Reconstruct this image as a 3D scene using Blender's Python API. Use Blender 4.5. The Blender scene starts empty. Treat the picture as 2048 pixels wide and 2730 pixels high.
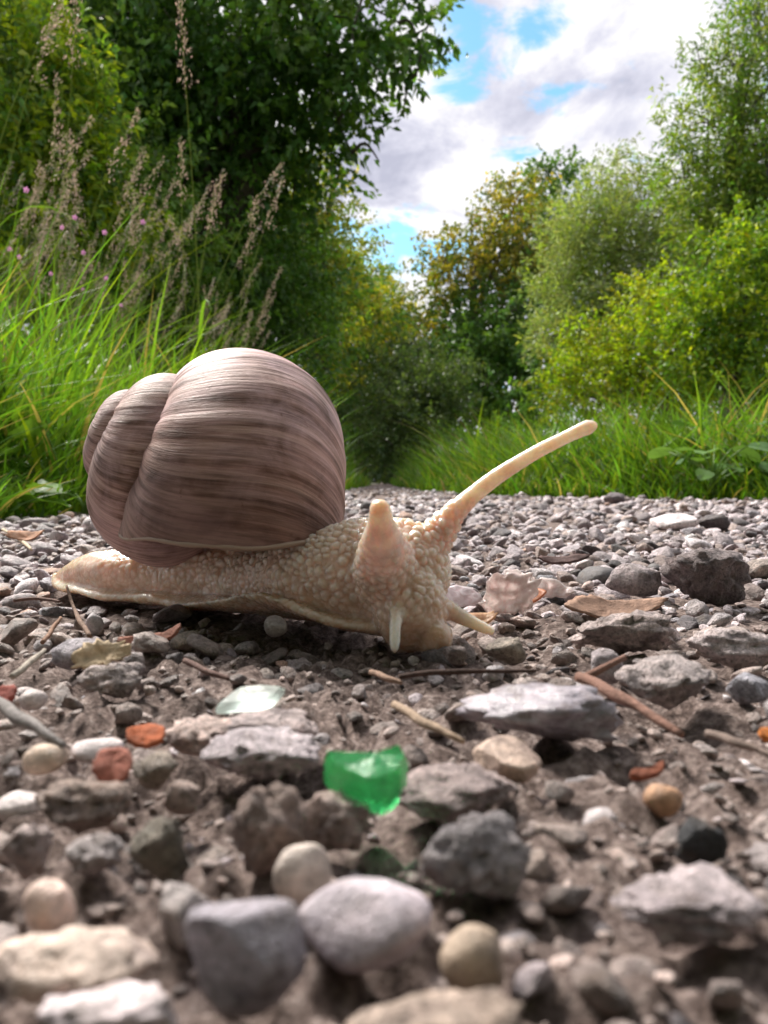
import bpy, bmesh, math, random
import numpy as np
from mathutils import Vector, Matrix

rng = np.random.default_rng(11)
random.seed(5)
sc = bpy.context.scene
COL = sc.collection

# ------------------------------------------------------------------ camera, sky, sun, exposure
CAM_H = 0.023                       # the lens is 23 mm above the path
TILT = math.radians(2.26)
F = 2051.0                          # focal length in photo pixels (2048 x 2730)
HOR = 1284.0
cam_data = bpy.data.cameras.new('camera')
cam = bpy.data.objects.new('camera', cam_data); COL.objects.link(cam)
cam.location = (0, 0, CAM_H)
cam.rotation_euler = (math.pi/2 - TILT, 0, 0)
cam_data.sensor_fit = 'VERTICAL'
cam_data.sensor_height = 34.6
cam_data.lens = 34.6 * F / 2730.0
cam_data.clip_start = 0.002
cam_data.clip_end = 2000
cam_data.dof.use_dof = True
cam_data.dof.focus_distance = 0.150
cam_data.dof.aperture_fstop = 46.0
sc.camera = cam

SUN_DIR = Vector((-0.42, 0.62, 0.80)).normalized()
sun_data = bpy.data.lights.new('sun', 'SUN')
sun = bpy.data.objects.new('sun', sun_data); COL.objects.link(sun)
sun_data.energy = 4.8
sun_data.angle = math.radians(18)
sun_data.color = (1.0, 0.95, 0.87)
sun.rotation_euler = SUN_DIR.to_track_quat('Z', 'Y').to_euler()
sun.location = SUN_DIR * 30

sc.view_settings.view_transform = 'Standard'
sc.view_settings.look = 'None'
sc.view_settings.exposure = 0.75
sc.view_settings.gamma = 1.0
sc.view_settings.use_curve_mapping = False
try:
    sc.cycles.use_denoising = True
    sc.cycles.max_bounces = 7
    sc.cycles.diffuse_bounces = 3
    sc.cycles.glossy_bounces = 3
    sc.cycles.transparent_max_bounces = 8
except Exception:
    pass

FW = np.array([0, math.cos(TILT), -math.sin(TILT)])
UP = np.array([0, math.sin(TILT), math.cos(TILT)])
RT = np.array([1.0, 0, 0])
CAM = np.array([0, 0, CAM_H])
DS = 2048 / 1659.0                   # "display" pixels (1659 wide) to photo pixels

def ray(px, py):
    return FW + RT*(px-1024)/F - UP*(py-1365)/F
def P(px, py, depth):                # photo pixel at a given distance ahead
    r = ray(px, py); return CAM + r*(depth/r[1])
def PD(px, py, depth):               # the same from display pixels
    return P(px*DS, py*DS, depth)
def G(px, py, z=0.0):                # photo pixel on the ground
    r = ray(px, py); t = (z-CAM_H)/r[2]; return CAM + r*t
def Z1(x, y): return (x/1.8433+100, y/1.8433+880)       # my enlargements -> photo pixels
def Z2(x, y): return (x/1.659+640, y/1.659+1080)
def Z3(x, y): return (x/1.62, 1660+y/1.62)
def Z4(x, y): return (1024+x/1.62, 1660+y/1.62)

# ---- node helper
class NT:
    def __init__(s, tree): s.t = tree
    def n(s, typ, **kw):
        nd = s.t.nodes.new(typ)
        for k, v in kw.items():
            if k.startswith('i_'):
                key = k[2:]
                key = int(key) if key.isdigit() else key.replace('_', ' ')
                s.set(nd.inputs[key], v)
            else:
                setattr(nd, k, v)
        return nd
    def set(s, sock, v):
        if isinstance(v, bpy.types.NodeSocket): s.t.links.new(v, sock)
        else: sock.default_value = v
    def m(s, op, a, b=None, c=None, clamp=False):
        nd = s.t.nodes.new('ShaderNodeMath'); nd.operation = op; nd.use_clamp = clamp
        for i, v in enumerate((a, b, c)):
            if v is not None: s.set(nd.inputs[i], v)
        return nd.outputs[0]
    def mix(s, f, a, b, blend='MIX'):
        nd = s.t.nodes.new('ShaderNodeMix'); nd.data_type = 'RGBA'; nd.blend_type = blend
        s.set(nd.inputs[0], f); s.set(nd.inputs[6], a); s.set(nd.inputs[7], b)
        return nd.outputs[2]
    def ramp(s, f, stops, interp='LINEAR'):
        nd = s.t.nodes.new('ShaderNodeValToRGB'); cr = nd.color_ramp; cr.interpolation = interp
        while len(cr.elements) < len(stops): cr.elements.new(0.5)
        for e, (p, c) in zip(cr.elements, stops):
            e.position = p; e.color = c if len(c) == 4 else (*c, 1)
        s.set(nd.inputs[0], f); return nd.outputs[0]
    def noise(s, vec, scale, detail=4, rough=0.55, dist=0.0, dim='3D'):
        nd = s.t.nodes.new('ShaderNodeTexNoise'); nd.noise_dimensions = dim
        s.set(nd.inputs['Vector'], vec); nd.inputs['Scale'].default_value = scale
        nd.inputs['Detail'].default_value = detail; nd.inputs['Roughness'].default_value = rough
        nd.inputs['Distortion'].default_value = dist
        return nd.outputs[0]

# ---- world
world = bpy.data.worlds.new('World'); sc.world = world; world.use_nodes = True
wt = world.node_tree; wt.nodes.clear(); W = NT(wt)
sky = wt.nodes.new('ShaderNodeTexSky'); sky.sky_type = 'NISHITA'; sky.sun_disc = False
sky.sun_elevation = math.asin(SUN_DIR.z)
sky.sun_rotation = math.atan2(SUN_DIR.x, SUN_DIR.y)
sky.air_density = 1.0; sky.dust_density = 0.3; sky.ozone_density = 3.0
tc = wt.nodes.new('ShaderNodeTexCoord')
sep = wt.nodes.new('ShaderNodeSeparateXYZ'); wt.links.new(tc.outputs['Generated'], sep.inputs[0])
zc = W.m('ADD', W.m('MAXIMUM', sep.outputs[2], 0.0), 0.22)
cx = W.m('DIVIDE', sep.outputs[0], zc); cy = W.m('DIVIDE', sep.outputs[1], zc)
comb = wt.nodes.new('ShaderNodeCombineXYZ'); wt.links.new(cx, comb.inputs[0]); wt.links.new(cy, comb.inputs[1])
pv = comb.outputs[0]
n_shape = W.noise(pv, 6.5, 9, 0.62, 0.35)
n_big = W.noise(pv, 1.1, 3, 0.5)
n_shade = W.noise(pv, 3.6, 8, 0.58, 0.4)
cov = W.m('ADD', W.m('MULTIPLY', n_shape, 0.75), W.m('MULTIPLY', n_big, 0.35))
# a few gaps in the cloud deck, at their directions in the sky
def gap(dx, dy, s, amp):
    r = ray(dx*DS, dy*DS); r = r/np.linalg.norm(r); k = 1/(max(r[2], 0)+0.22)
    gx, gy = r[0]*k, r[1]*k
    ax = W.m('SUBTRACT', cx, float(gx)); ay = W.m('SUBTRACT', cy, float(gy))
    d2 = W.m('ADD', W.m('MULTIPLY', ax, ax), W.m('MULTIPLY', ay, ay))
    return W.m('MULTIPLY', W.m('POWER', 2.718, W.m('MULTIPLY', d2, -1.0/(s*s))), amp)
for g in ((985, 50, .07, .20), (945, 140, .07, .19), (1020, 195, .055, .19), (1170, 215, .055, .20), (1150, 70, .045, .15), (840, 535, .20, .20), (1090, 330, .06, .12), (1250, 180, .06, .12), (1060, 130, .04, .13)):
    cov = W.m('SUBTRACT', cov, gap(*g))
mask = W.ramp(cov, [(0.34, (0, 0, 0)), (0.47, (1, 1, 1))], 'EASE')
shade = W.ramp(n_shade, [(0.35, (6.6, 6.7, 8.2)), (0.44, (9.0, 9.0, 10.4)), (0.53, (12.8, 12.6, 12.8))])
hsv = wt.nodes.new('ShaderNodeHueSaturation'); hsv.inputs['Saturation'].default_value = 1.05; hsv.inputs['Value'].default_value = 2.4
wt.links.new(sky.outputs[0], hsv.inputs['Color'])
skycol = W.mix(mask, W.mix(1.0, hsv.outputs[0], (.95, 1.2, 1.05, 1), 'MULTIPLY'), shade)
bg = wt.nodes.new('ShaderNodeBackground'); bg.inputs['Strength'].default_value = 0.052
wt.links.new(skycol, bg.inputs['Color'])
wo = wt.nodes.new('ShaderNodeOutputWorld'); wt.links.new(bg.outputs[0], wo.inputs[0])

# ------------------------------------------------------------------ helpers
def hash3(i, j, k, s=0):
    h = (i*374761393 + j*668265263 + k*1274126177 + s*974711).astype(np.int64) & 0xffffffff
    h = ((h ^ (h >> 13)) * 1274126177) & 0xffffffff
    h = (h ^ (h >> 16)) & 0xffffffff
    return h / 4294967295.0
def vnoise(p, seed=0):
    p = np.asarray(p, float); i = np.floor(p).astype(np.int64); f = p - i
    u = f*f*(3-2*f); r = 0
    for dx in (0, 1):
        for dy in (0, 1):
            for dz in (0, 1):
                w = (u[:, 0] if dx else 1-u[:, 0])*(u[:, 1] if dy else 1-u[:, 1])*(u[:, 2] if dz else 1-u[:, 2])
                r = r + w*hash3(i[:, 0]+dx, i[:, 1]+dy, i[:, 2]+dz, seed)
    return r*2-1
def fbm(p, oct=4, seed=0, gain=.5):
    a = 1; r = 0; q = np.asarray(p, float)
    for o in range(oct):
        r = r + a*vnoise(q + 13.7*o, seed+o); q = q*2.03; a *= gain
    return r
def voronoi(p, seed=0):
    p = np.asarray(p, float); i = np.floor(p).astype(np.int64)
    d1 = np.full(len(p), 9.0); d2 = np.full(len(p), 9.0)
    for dx in (-1, 0, 1):
        for dy in (-1, 0, 1):
            for dz in (-1, 0, 1):
                c = i + np.array([dx, dy, dz])
                q = c + np.stack([hash3(c[:, 0], c[:, 1], c[:, 2], seed+k) for k in (1, 2, 3)], 1)
                d = np.linalg.norm(q-p, axis=1)
                n1 = d < d1
                d2 = np.where(n1, d1, np.minimum(d2, d)); d1 = np.where(n1, d, d1)
    return d1, d2

def mesh_np(name, V, faces_idx, loops_start=None, loop_tot=None, smooth=True, colors=None, attrs=None):
    """faces_idx: (n,k) int array, or flat loop array with starts"""
    me = bpy.data.meshes.new(name)
    V = np.ascontiguousarray(V, dtype=np.float32)
    me.vertices.add(len(V)); me.vertices.foreach_set('co', V.ravel())
    if loops_start is None:
        n, k = faces_idx.shape
        loops = faces_idx.ravel(); starts = np.arange(n)*k; tot = np.full(n, k)
    else:
        loops, starts, tot = faces_idx, loops_start, loop_tot; n = len(starts)
    me.loops.add(len(loops)); me.loops.foreach_set('vertex_index', loops.astype(np.int32))
    me.polygons.add(n); me.polygons.foreach_set('loop_start', starts.astype(np.int32))
    me.polygons.foreach_set('loop_total', tot.astype(np.int32))
    me.polygons.foreach_set('use_smooth', np.full(n, smooth, dtype=bool))
    if colors is not None:
        at = me.color_attributes.new('col', 'FLOAT_COLOR', 'POINT')
        c = np.ones((len(V), 4), np.float32); c[:, :3] = colors; at.data.foreach_set('color', c.ravel())
    for k, a in (attrs or {}).items():
        at = me.attributes.new(k, 'FLOAT', 'POINT'); at.data.foreach_set('value', np.asarray(a, np.float32))
    me.update(); me.validate()
    return me

def link(name, me, mat=None, parent=None, loc=None, label=None, cat=None, group=None, kind=None):
    o = bpy.data.objects.new(name, me); COL.objects.link(o)
    if mat is not None and me is not None and len(me.materials) == 0: me.materials.append(mat)
    if parent is not None: o.parent = parent
    if loc is not None: o.location = loc
    if label: o['label'] = label
    if cat: o['category'] = cat
    if group: o['group'] = group
    if kind: o['kind'] = kind
    return o

def tube_np(pts, radii, nseg=8, caps=True):
    """closed tube along points -> V, quads"""
    pts = np.asarray(pts, float); radii = np.asarray(radii, float); n = len(pts)
    T = np.gradient(pts, axis=0); T /= np.linalg.norm(T, axis=1)[:, None]+1e-12
    a = np.array([0, 0, 1.0]) if abs(T[0, 2]) < .9 else np.array([1.0, 0, 0])
    V = []; 
    for i in range(n):
        b = np.cross(T[i], a); b /= np.linalg.norm(b)+1e-12; a = np.cross(b, T[i]); 
        th = np.arange(nseg)/nseg*2*math.pi
        V.append(pts[i] + radii[i]*(np.cos(th)[:, None]*a + np.sin(th)[:, None]*b))
    V = np.concatenate(V)
    Q = []
    for i in range(n-1):
        for j in range(nseg):
            k = (j+1) % nseg
            Q.append((i*nseg+j, i*nseg+k, (i+1)*nseg+k, (i+1)*nseg+j))
    Q = np.array(Q)
    if caps:
        V = np.concatenate([V, pts[:1], pts[-1:]]); c0 = len(V)-2; c1 = len(V)-1
        E0 = [(c0, (j+1) % nseg, j, j) for j in range(nseg)]; b = (n-1)*nseg
        E1 = [(c1, b+j, b+(j+1) % nseg, b+(j+1) % nseg) for j in range(nseg)]
        return V, Q, np.array(E0)[:, :3], np.array(E1)[:, :3]
    return V, Q

class MB:
    """collects polygons of mixed size into one mesh"""
    def __init__(s): s.V = []; s.L = []; s.S = []; s.T = []; s.nv = 0; s.nl = 0; s.C = []
    def add(s, V, faces, col=None):
        V = np.asarray(V, float); s.V.append(V)
        for f in ([faces] if isinstance(faces, np.ndarray) else faces):
            f = np.asarray(f)
            if f.size == 0: continue
            n, k = f.shape; s.L.append((f+s.nv).ravel()); s.S.append(s.nl+np.arange(n)*k); s.T.append(np.full(n, k)); s.nl += n*k
        s.C.append(np.tile(np.asarray(col if col is not None else (1, 1, 1), float), (len(V), 1)) if col is None or np.ndim(col) == 1 else col)
        s.nv += len(V)
    def tube(s, pts, radii, nseg=6, col=None):
        V, Q, a, b = tube_np(pts, radii, nseg); s.add(V, [Q, a, b], col)
    def mesh(s, name, smooth=True):
        return mesh_np(name, np.concatenate(s.V), np.concatenate(s.L), np.concatenate(s.S), np.concatenate(s.T), smooth, np.concatenate(s.C))

# ------------------------------------------------------------------ materials
def new_mat(name):
    m = bpy.data.materials.new(name); m.use_nodes = True
    t = m.node_tree; t.nodes.clear(); N = NT(t)
    out = t.nodes.new('ShaderNodeOutputMaterial')
    return m, N, out

def leaf_mat(name, trans=0.35, rough=0.5, spec=0.3, tint=(1.5, 1.45, 0.55, 1)):
    m, N, out = new_mat(name)
    at = N.n('ShaderNodeAttribute', attribute_name='col')
    p = N.n('ShaderNodeBsdfPrincipled', i_Base_Color=at.outputs['Color'], i_Roughness=rough)
    p.inputs['Specular IOR Level'].default_value = spec
    g = N.mix(1.0, at.outputs['Color'], tint, 'MULTIPLY')
    tr = N.n('ShaderNodeBsdfTranslucent', i_Color=g)
    mx = N.n('ShaderNodeMixShader', i_0=trans); N.t.links.new(p.outputs[0], mx.inputs[1]); N.t.links.new(tr.outputs[0], mx.inputs[2])
    N.t.links.new(mx.outputs[0], out.inputs[0]); return m
M_LEAF = leaf_mat('leaf', .38, .5, .3)
M_GLOSSLEAF = leaf_mat('glossy_leaf', .30, .35, .5)
M_GRASS = leaf_mat('grass_blade', .42, .45, .3)
M_PETAL = leaf_mat('petal', .35, .5, .25, (1.1, 1, 1.1, 1))
M_SEED = leaf_mat('seed_husk', .3, .6, .2, (1.1, .95, .85, 1))

def attr_mat(name, rough=0.85, bump=0.0, bscale=500, var=0.35, nscale=300, spec=.3):
    m, N, out = new_mat(name)
    at = N.n('ShaderNodeAttribute', attribute_name='col')
    co = N.n('ShaderNodeTexCoord').outputs['Object']
    nz = N.noise(co, nscale, 6, .6)
    f = N.ramp(nz, [(.3, (1-var,)*3), (.7, (1+var,)*3)])
    c = N.mix(1.0, at.outputs['Color'], f, 'MULTIPLY')
    p = N.n('ShaderNodeBsdfPrincipled', i_Base_Color=c, i_Roughness=rough); p.inputs['Specular IOR Level'].default_value = spec
    if bump:
        b = N.n('ShaderNodeBump', i_Strength=bump, i_Distance=.0006, i_Height=N.noise(co, bscale, 6, .7)); N.t.links.new(b.outputs[0], p.inputs['Normal'])
    N.t.links.new(p.outputs[0], out.inputs[0]); return m
M_BARK = attr_mat('bark', .9, .8, 60, .4, 25)
M_TWIG = attr_mat('twig_bark', .75, .8, 1500, .35, 900)

def stone_mat(name, rough_lo=.55, rough_hi=.9, bump=.6, speckle=.5, obj_color=True):
    """colour comes from the object colour (single stones) or the vertex colour (joined gravel)"""
    m, N, out = new_mat(name)
    oi = N.n('ShaderNodeObjectInfo')
    base = oi.outputs['Color'] if obj_color else N.n('ShaderNodeAttribute', attribute_name='col').outputs['Color']
    co = N.n('ShaderNodeNewGeometry').outputs['Position']
    sh = N.n('ShaderNodeVectorMath', operation='ADD'); N.t.links.new(co, sh.inputs[0])
    rv = N.n('ShaderNodeCombineXYZ'); N.t.links.new(oi.outputs['Random'], rv.inputs[0]); N.t.links.new(oi.outputs['Random'], rv.inputs[2])
    N.t.links.new(rv.outputs[0], sh.inputs[1]); co = sh.outputs[0]
    a = N.noise(co, 260, 5, .6, .4); b = N.noise(co, 1500, 5, .65); c = N.noise(co, 4200, 3, .6)
    f1 = N.ramp(a, [(.30, (.48, .46, .48)), (.5, (1, 1, 1)), (.70, (1.45, 1.4, 1.38))])
    f2 = N.ramp(b, [(.32, (1-speckle,)*3), (.5, (1, 1, 1)), (.68, (1+.7*speckle,)*3)])
    pits = N.ramp(c, [(.30, (.55, .52, .5)), (.42, (1, 1, 1))])
    col = N.mix(1.0, N.mix(1.0, N.mix(1.0, base, f1, 'MULTIPLY'), f2, 'MULTIPLY'), pits, 'MULTIPLY')
    # brown soil clinging in blotches
    soil = N.ramp(N.noise(co, 420, 5, .65, .2), [(.52, (0, 0, 0)), (.66, (1, 1, 1))])
    col = N.mix(N.m('MULTIPLY', soil, .45), col, (.17, .12, .09, 1))
    r = N.m('MULTIPLY_ADD', b, rough_hi-rough_lo, rough_lo)
    p = N.n('ShaderNodeBsdfPrincipled', i_Base_Color=col, i_Roughness=r); p.inputs['Specular IOR Level'].default_value = .45
    hgt = N.m('ADD', N.m('MULTIPLY', b, .8), N.m('MULTIPLY', c, .45))
    bp = N.n('ShaderNodeBump', i_Strength=bump, i_Distance=.0016, i_Height=hgt); N.t.links.new(bp.outputs[0], p.inputs['Normal'])
    N.t.links.new(p.outputs[0], out.inputs[0]); return m
M_ROUGH = stone_mat('rough_stone', .42, .9, .9, .55)
M_SMOOTH = stone_mat('smooth_stone', .35, .75, .4, .28)
M_GLOSS = stone_mat('flint_stone', .12, .55, .3, .3)
M_GRAVEL = stone_mat('gravel_stone', .22, .75, .7, .5, obj_color=False)

# ------------------------------------------------------------------ setting: ground, path
m, N, out = new_mat('soil')
co = N.n('ShaderNodeNewGeometry').outputs['Position']
c = N.ramp(N.noise(co, 6, 6, .6), [(.35, (.045, .05, .018)), (.65, (.09, .085, .035))])
p = N.n('ShaderNodeBsdfPrincipled', i_Base_Color=c, i_Roughness=.95); N.t.links.new(p.outputs[0], out.inputs[0])
M_SOIL = m
gm = mesh_np('ground', np.array([(-600, -600, -.006), (600, -600, -.006), (600, 600, -.006), (-600, 600, -.006)]), np.array([[0, 1, 2, 3]]))
link('ground', gm, M_SOIL, kind='structure')

EY = np.array([-.3, 0., .42, .6, 1.1, 1.9, 4., 40.])
EL = np.array([-.27, -.25, -.215, -.19, -.14, -.10, -.09, -.09])
RY = np.array([-.3, .3, .85, 1.09, 1.36, 2., 3.8, 40.])
ER = np.array([.62, .60, .49, .31, .17, .09, .06, .06])
def edgeL(y): return np.interp(y, EY, EL)
def edgeR(y): return np.interp(y, RY, ER)

def ground_h(x, y):
    p = np.stack([np.asarray(x, float), np.asarray(y, float), np.zeros(len(x))], 1)
    near = np.clip(1.3 - np.hypot(p[:, 0], p[:, 1])/.9, .25, 1)
    h = .0011*fbm(p*70, 3, 3) + near*.0008*fbm(p*330, 3, 9) + .0004*near*fbm(p*1300, 2, 21)
    # the path dips beneath the snail's raised sole
    d = ((p[:, 0]+.010)/.022)**2 + ((p[:, 1]-.119)/.014)**2
    nr_ = np.clip((.16-p[:, 1])/.05, 0, 1)*(p[:, 1] > .01)*(np.abs(p[:, 0]) < .12)
    k = nr_ > 0
    if k.any():          # clods of trodden earth
        q = p[k]*np.array([1, 1, 0]) + .0006*np.stack([vnoise(p[k]*400, 41), vnoise(p[k]*400, 42), p[k][:, 0]*0], 1)
        d1_, d2_ = voronoi(q/.0042, 44); e1_, e2_ = voronoi(q/.0017, 45)
        h[k] += nr_[k]*(.0016*np.sqrt(np.clip(1-(d1_/.75)**2, 0, 1))*np.clip((d2_-d1_)*3, 0, 1) + .0005*np.clip((e2_-e1_)*2.2, 0, 1) - .0010)
    return h - .0022*np.exp(-d) - .0012
rows = np.concatenate([[-.3, -.1], np.geomspace(.012, 40, 430)])
u = np.linspace(-1, 1, 221); us = np.sinh(3.0*u)/np.sinh(3.0)
V = []
for y in rows:
    l, r = edgeL(y), edgeR(y)
    x = np.where(us < 0, -us*l, us*r)
    V.append(np.stack([x, np.full_like(x, y), np.zeros_like(x)], 1))
V = np.concatenate(V); V[:, 2] = ground_h(V[:, 0], V[:, 1])
nr, nc = len(rows), len(us)
I = (np.arange(nr-1)[:, None]*nc + np.arange(nc-1)[None]).ravel()
pm = mesh_np('gravel_path', V, np.stack([I, I+1, I+nc+1, I+nc], 1))
m, N, out = new_mat('path_fines')
co = N.n('ShaderNodeNewGeometry').outputs['Position']
a = N.noise(co, 90, 6, .65); b = N.noise(co, 900, 6, .7); c3 = N.noise(co, 3500, 4, .6)
col = N.ramp(b, [(.30, (.035, .025, .022)), (.45, (.145, .108, .097)), (.58, (.30, .24, .22)), (.72, (.56, .49, .47))])
col = N.mix(.55, col, N.mix(1.0, col, N.ramp(a, [(.3, (.55, .5, .48)), (.7, (1.4, 1.3, 1.25))]), 'MULTIPLY'))
p = N.n('ShaderNodeBsdfPrincipled', i_Base_Color=col, i_Roughness=.9); p.inputs['Specular IOR Level'].default_value = .3
bp = N.n('ShaderNodeBump', i_Strength=.9, i_Distance=.0012, i_Height=N.m('ADD', b, N.m('MULTIPLY', c3, .5))); N.t.links.new(bp.outputs[0], p.inputs['Normal'])
N.t.links.new(p.outputs[0], out.inputs[0])
path = link('gravel_path', pm, m, kind='structure')

# ------------------------------------------------------------------ stone shapes
def ico(sub):
    bm = bmesh.new(); bmesh.ops.create_icosphere(bm, subdivisions=sub, radius=1)
    V = np.array([v.co[:] for v in bm.verts]); Fc = np.array([[v.index for v in f.verts] for f in bm.faces]); bm.free(); return V, Fc
ICO = {k: ico(k) for k in (2, 3, 4)}
def stone_shape(kind, seed, sub):
    V, Fc = ICO[sub]; V = V.copy(); r = np.random.default_rng(seed); off = r.random(3)*50
    if kind == 'smooth':
        V *= (1 + .16*fbm(V*.9+off, 2, seed))[:, None]
        for k in range(2):
            n = r.normal(size=3); n /= np.linalg.norm(n); d = V@n; c = r.uniform(.6, .8)
            V -= n*np.where(d > c, (d-c)*.65, 0)[:, None]
    else:
        ncut = 9 if kind == 'angular' else 6
        V *= (1 + .13*fbm(V*1.3+off, 3, seed))[:, None]
        for k in range(ncut):
            n = r.normal(size=3); n /= np.linalg.norm(n); d = V@n; c = r.uniform(.5, .85)
            V -= n*np.where(d > c, (d-c)*(.96 if kind == 'angular' else .75), 0)[:, None]
        if kind == 'rough':
            L = np.linalg.norm(V, axis=1)[:, None]; q = V/L
            amp = .15*fbm(q*3.0+off, 4, seed, .66)
            d1, d2 = voronoi(q*3.6+off, seed); amp = amp - .15*np.clip(.42-d1, 0, 1)/.42
            if sub >= 4: amp = amp + .055*fbm(q*13+off, 3, seed+5, .65)
            V *= (1+amp)[:, None]
        else:
            V *= (1 + .025*fbm(V*5+off, 3, seed))[:, None]
    ext = np.abs(V).max(0); V /= ext
    return V, Fc
STONE = {}
def stone_mesh(kind, var, sub, mat):
    k = (kind, var, sub, mat.name)
    if k not in STONE:
        V, Fc = stone_shape(kind, var*17+{'smooth': 1, 'rough': 2, 'angular': 3}[kind], sub)
        me = mesh_np('stone_'+kind, V, Fc); me.materials.append(mat); STONE[k] = me
    return STONE[k]

OCC = []          # occupied discs (x, y, r)
def jitter_rot(tilt):
    return (random.uniform(-tilt, tilt), random.uniform(-tilt, tilt), random.uniform(0, 6.28))

# ------------------------------------------------------------------ notable single stones: (box in photo pixels) -> place on the ground
def placed_stone(name, label, x0, x1, y0, y1, color, kind='rough', mat=None, var=None, sink=.12, deep=.85, yaw=None, roll=0.0, sub=4, hmin=.35):
    g = G((x0+x1)/2, y1, .0005)
    w = (x1-x0)*g[1]/F
    for _ in range(4):
        dc = g[1] + w*.5*deep*.75
        w = (x1-x0)*dc/F
    dc = g[1] + w*.5*deep*.75
    x = ((x0+x1)/2-1024)/F*dc
    dt = dc + .15*w*deep
    ztop = CAM_H - (y0-HOR)/F*dt
    hgt = max(ztop, hmin*w); hgt = min(hgt, 1.25*w)
    v = var if var is not None else random.randrange(12)
    me = stone_mesh(kind, v, sub, mat or {'rough': M_ROUGH, 'smooth': M_SMOOTH, 'angular': M_ROUGH}[kind])
    o = link(name, me, label=label, cat='stone')
    hz = hgt*(1+sink)/2
    o.scale = (w/2, w/2*deep, hz)
    o.location = (x, dc, hgt-hz)
    o.rotation_euler = (0, roll, random.uniform(-.15, .15) if yaw is None else yaw)
    o.color = (color[0]*1.04, color[1]*.965, color[2], 1)
    OCC.append((x, dc, w*.5))
    return o
def bz(fn, xa, ya, xb, yb):
    a = fn(xa, ya); b = fn(xb, yb); return a[0], b[0], a[1], b[1]
GREY = (.42, .39, .40); PALE = (.62, .57, .56); CREAM = (.66, .55, .44); BROWN = (.34, .27, .23); DARK = (.11, .11, .115); BLUE = (.37, .365, .40); WHITE = (.80, .77, .76)
S = placed_stone
S('stone', 'large smooth blue-grey stone between the cream stone and the white egg-shaped stone', *bz(Z3, 750, 1085, 1320, 1690), (.50, .49, .535), 'angular', mat=M_ROUGH, var=4, deep=.8)
S('stone', 'egg-shaped pale smooth stone behind the small round tan pebble', *bz(Z3, 1275, 1115, 1900, 1500), (.50, .47, .50), 'smooth', var=4, deep=.75)
S('pebble', 'small white peanut-shaped pebble in front of the lumpy brown double stone', *bz(Z3, 1165, 975, 1445, 1190), (.70, .64, .55), 'smooth', var=5, deep=.6, yaw=.4)
S('stone', 'lumpy brown-grey stone just in front of the green glass', *bz(Z3, 970, 700, 1330, 1100), BROWN, 'rough', var=1)
S('stone', 'low brown lump joined beside the lumpy stone under the green glass', *bz(Z3, 1270, 720, 1620, 980), (.40, .33, .29), 'rough', var=3)
S('stone', 'dark mossy rounded stone left of the lumpy brown stone', *bz(Z3, 530, 785, 800, 1130), (.20, .19, .15), 'rough', var=6)
S('pebble', 'white and peach rounded pebble alone in the brown fines', *bz(Z3, 75, 1120, 300, 1350), (.70, .57, .48), 'smooth', var=7)
S('stone', 'long cream stone with an orange underside', *bz(Z3, -120, 1370, 745, 1690), (.60, .51, .42), 'rough', mat=M_SMOOTH, var=8, deep=.5)
S('stone', 'white flat stone in front of the long cream stone', *bz(Z3, 140, 1585, 770, 1860), (.58, .54, .54), 'rough', mat=M_SMOOTH, var=9, deep=.6)
S('stone', 'broad beige stone in front of the small round tan pebble', *bz(Z4, -300, 1600, 780, 2050), (.56, .47, .38), 'rough', var=10, deep=.5, hmin=.12)
S('pebble', 'small round tan pebble beside the egg-shaped pale stone', *bz(Z4, 245, 1335, 540, 1605), (.46, .38, .28), 'smooth', var=11)
S('stone', 'dark-bellied grey concrete lump with a pale top', *bz(Z4, 140, 835, 640, 1190), (.33, .32, .32), 'rough', var=0)
S('stone', 'flat grey-brown rough stone behind the dark-bellied concrete lump', *bz(Z4, 40, 690, 600, 850), (.40, .34, .32), 'rough', var=4)
S('pebble', 'small charcoal black pebble', *bz(Z4, 1285, 855, 1500, 1060), (.05, .055, .06), 'rough', var=2, sub=3)
S('pebble', 'tiny black pebble beside the small orange crumb', *bz(Z4, 1475, 1065, 1600, 1220), (.04, .04, .045), 'rough', var=5, sub=3)
S('stone', 'broad pale grey flat stone in front of the black pebbles', *bz(Z4, 985, 1085, 1700, 1395), (.58, .53, .53), 'rough', var=7, deep=.7)
S('stone', 'long glossy grey flint with a white shining patch', *bz(Z4, 300, 312, 1060, 530), (.34, .33, .36), 'rough', mat=M_GLOSS, var=6, deep=.6)
S('pebble', 'shiny brown pebble with an orange underside', *bz(Z4, 1130, 690, 1310, 810), (.42, .26, .15), 'smooth', var=1, sub=3)
S('stone', 'cream blocky stone with a rusty orange edge', *bz(Z4, 380, 500, 690, 680), (.72, .58, .46), 'angular', mat=M_SMOOTH, var=5)
S('stone', 'pitted pale concrete chunk behind the forked brown twig', *bz(Z4, 1025, 125, 1470, 375), (.50, .46, .44), 'rough', var=8)
S('stone', 'whitish stone leaning on the head of the forked brown twig', *bz(Z4, 880, 115, 1035, 260), (.62, .58, .58), 'angular', var=6, sub=3)
S('stone', 'long pale stone with a black hollow underneath', *bz(Z4, 800, -25, 1330, 130), (.52, .46, .43), 'rough', var=10, deep=.6)
S('stone', 'white rough stone with rusty stains beside the long hollow stone', *bz(Z4, 1310, 15, 1700, 185), (.68, .62, .60), 'rough', var=11, deep=.7)
S('stone', 'bluish angular stone beside the pitted pale concrete chunk', *bz(Z4, 1470, 205, 1700, 330), (.40, .42, .46), 'angular', var=8, sub=3)
S('stone', 'big dark rough lump of conglomerate standing on the gravel', 1775, 2015, 1440, 1600, (.25, .22, .215), 'rough', var=9, sub=4, deep=.9, yaw=0.1)
S('stone', 'pale crusty stone beside the big dark conglomerate lump', 1617, 1775, 1500, 1585, (.50, .46, .46), 'rough', var=3, sub=3)
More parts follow.
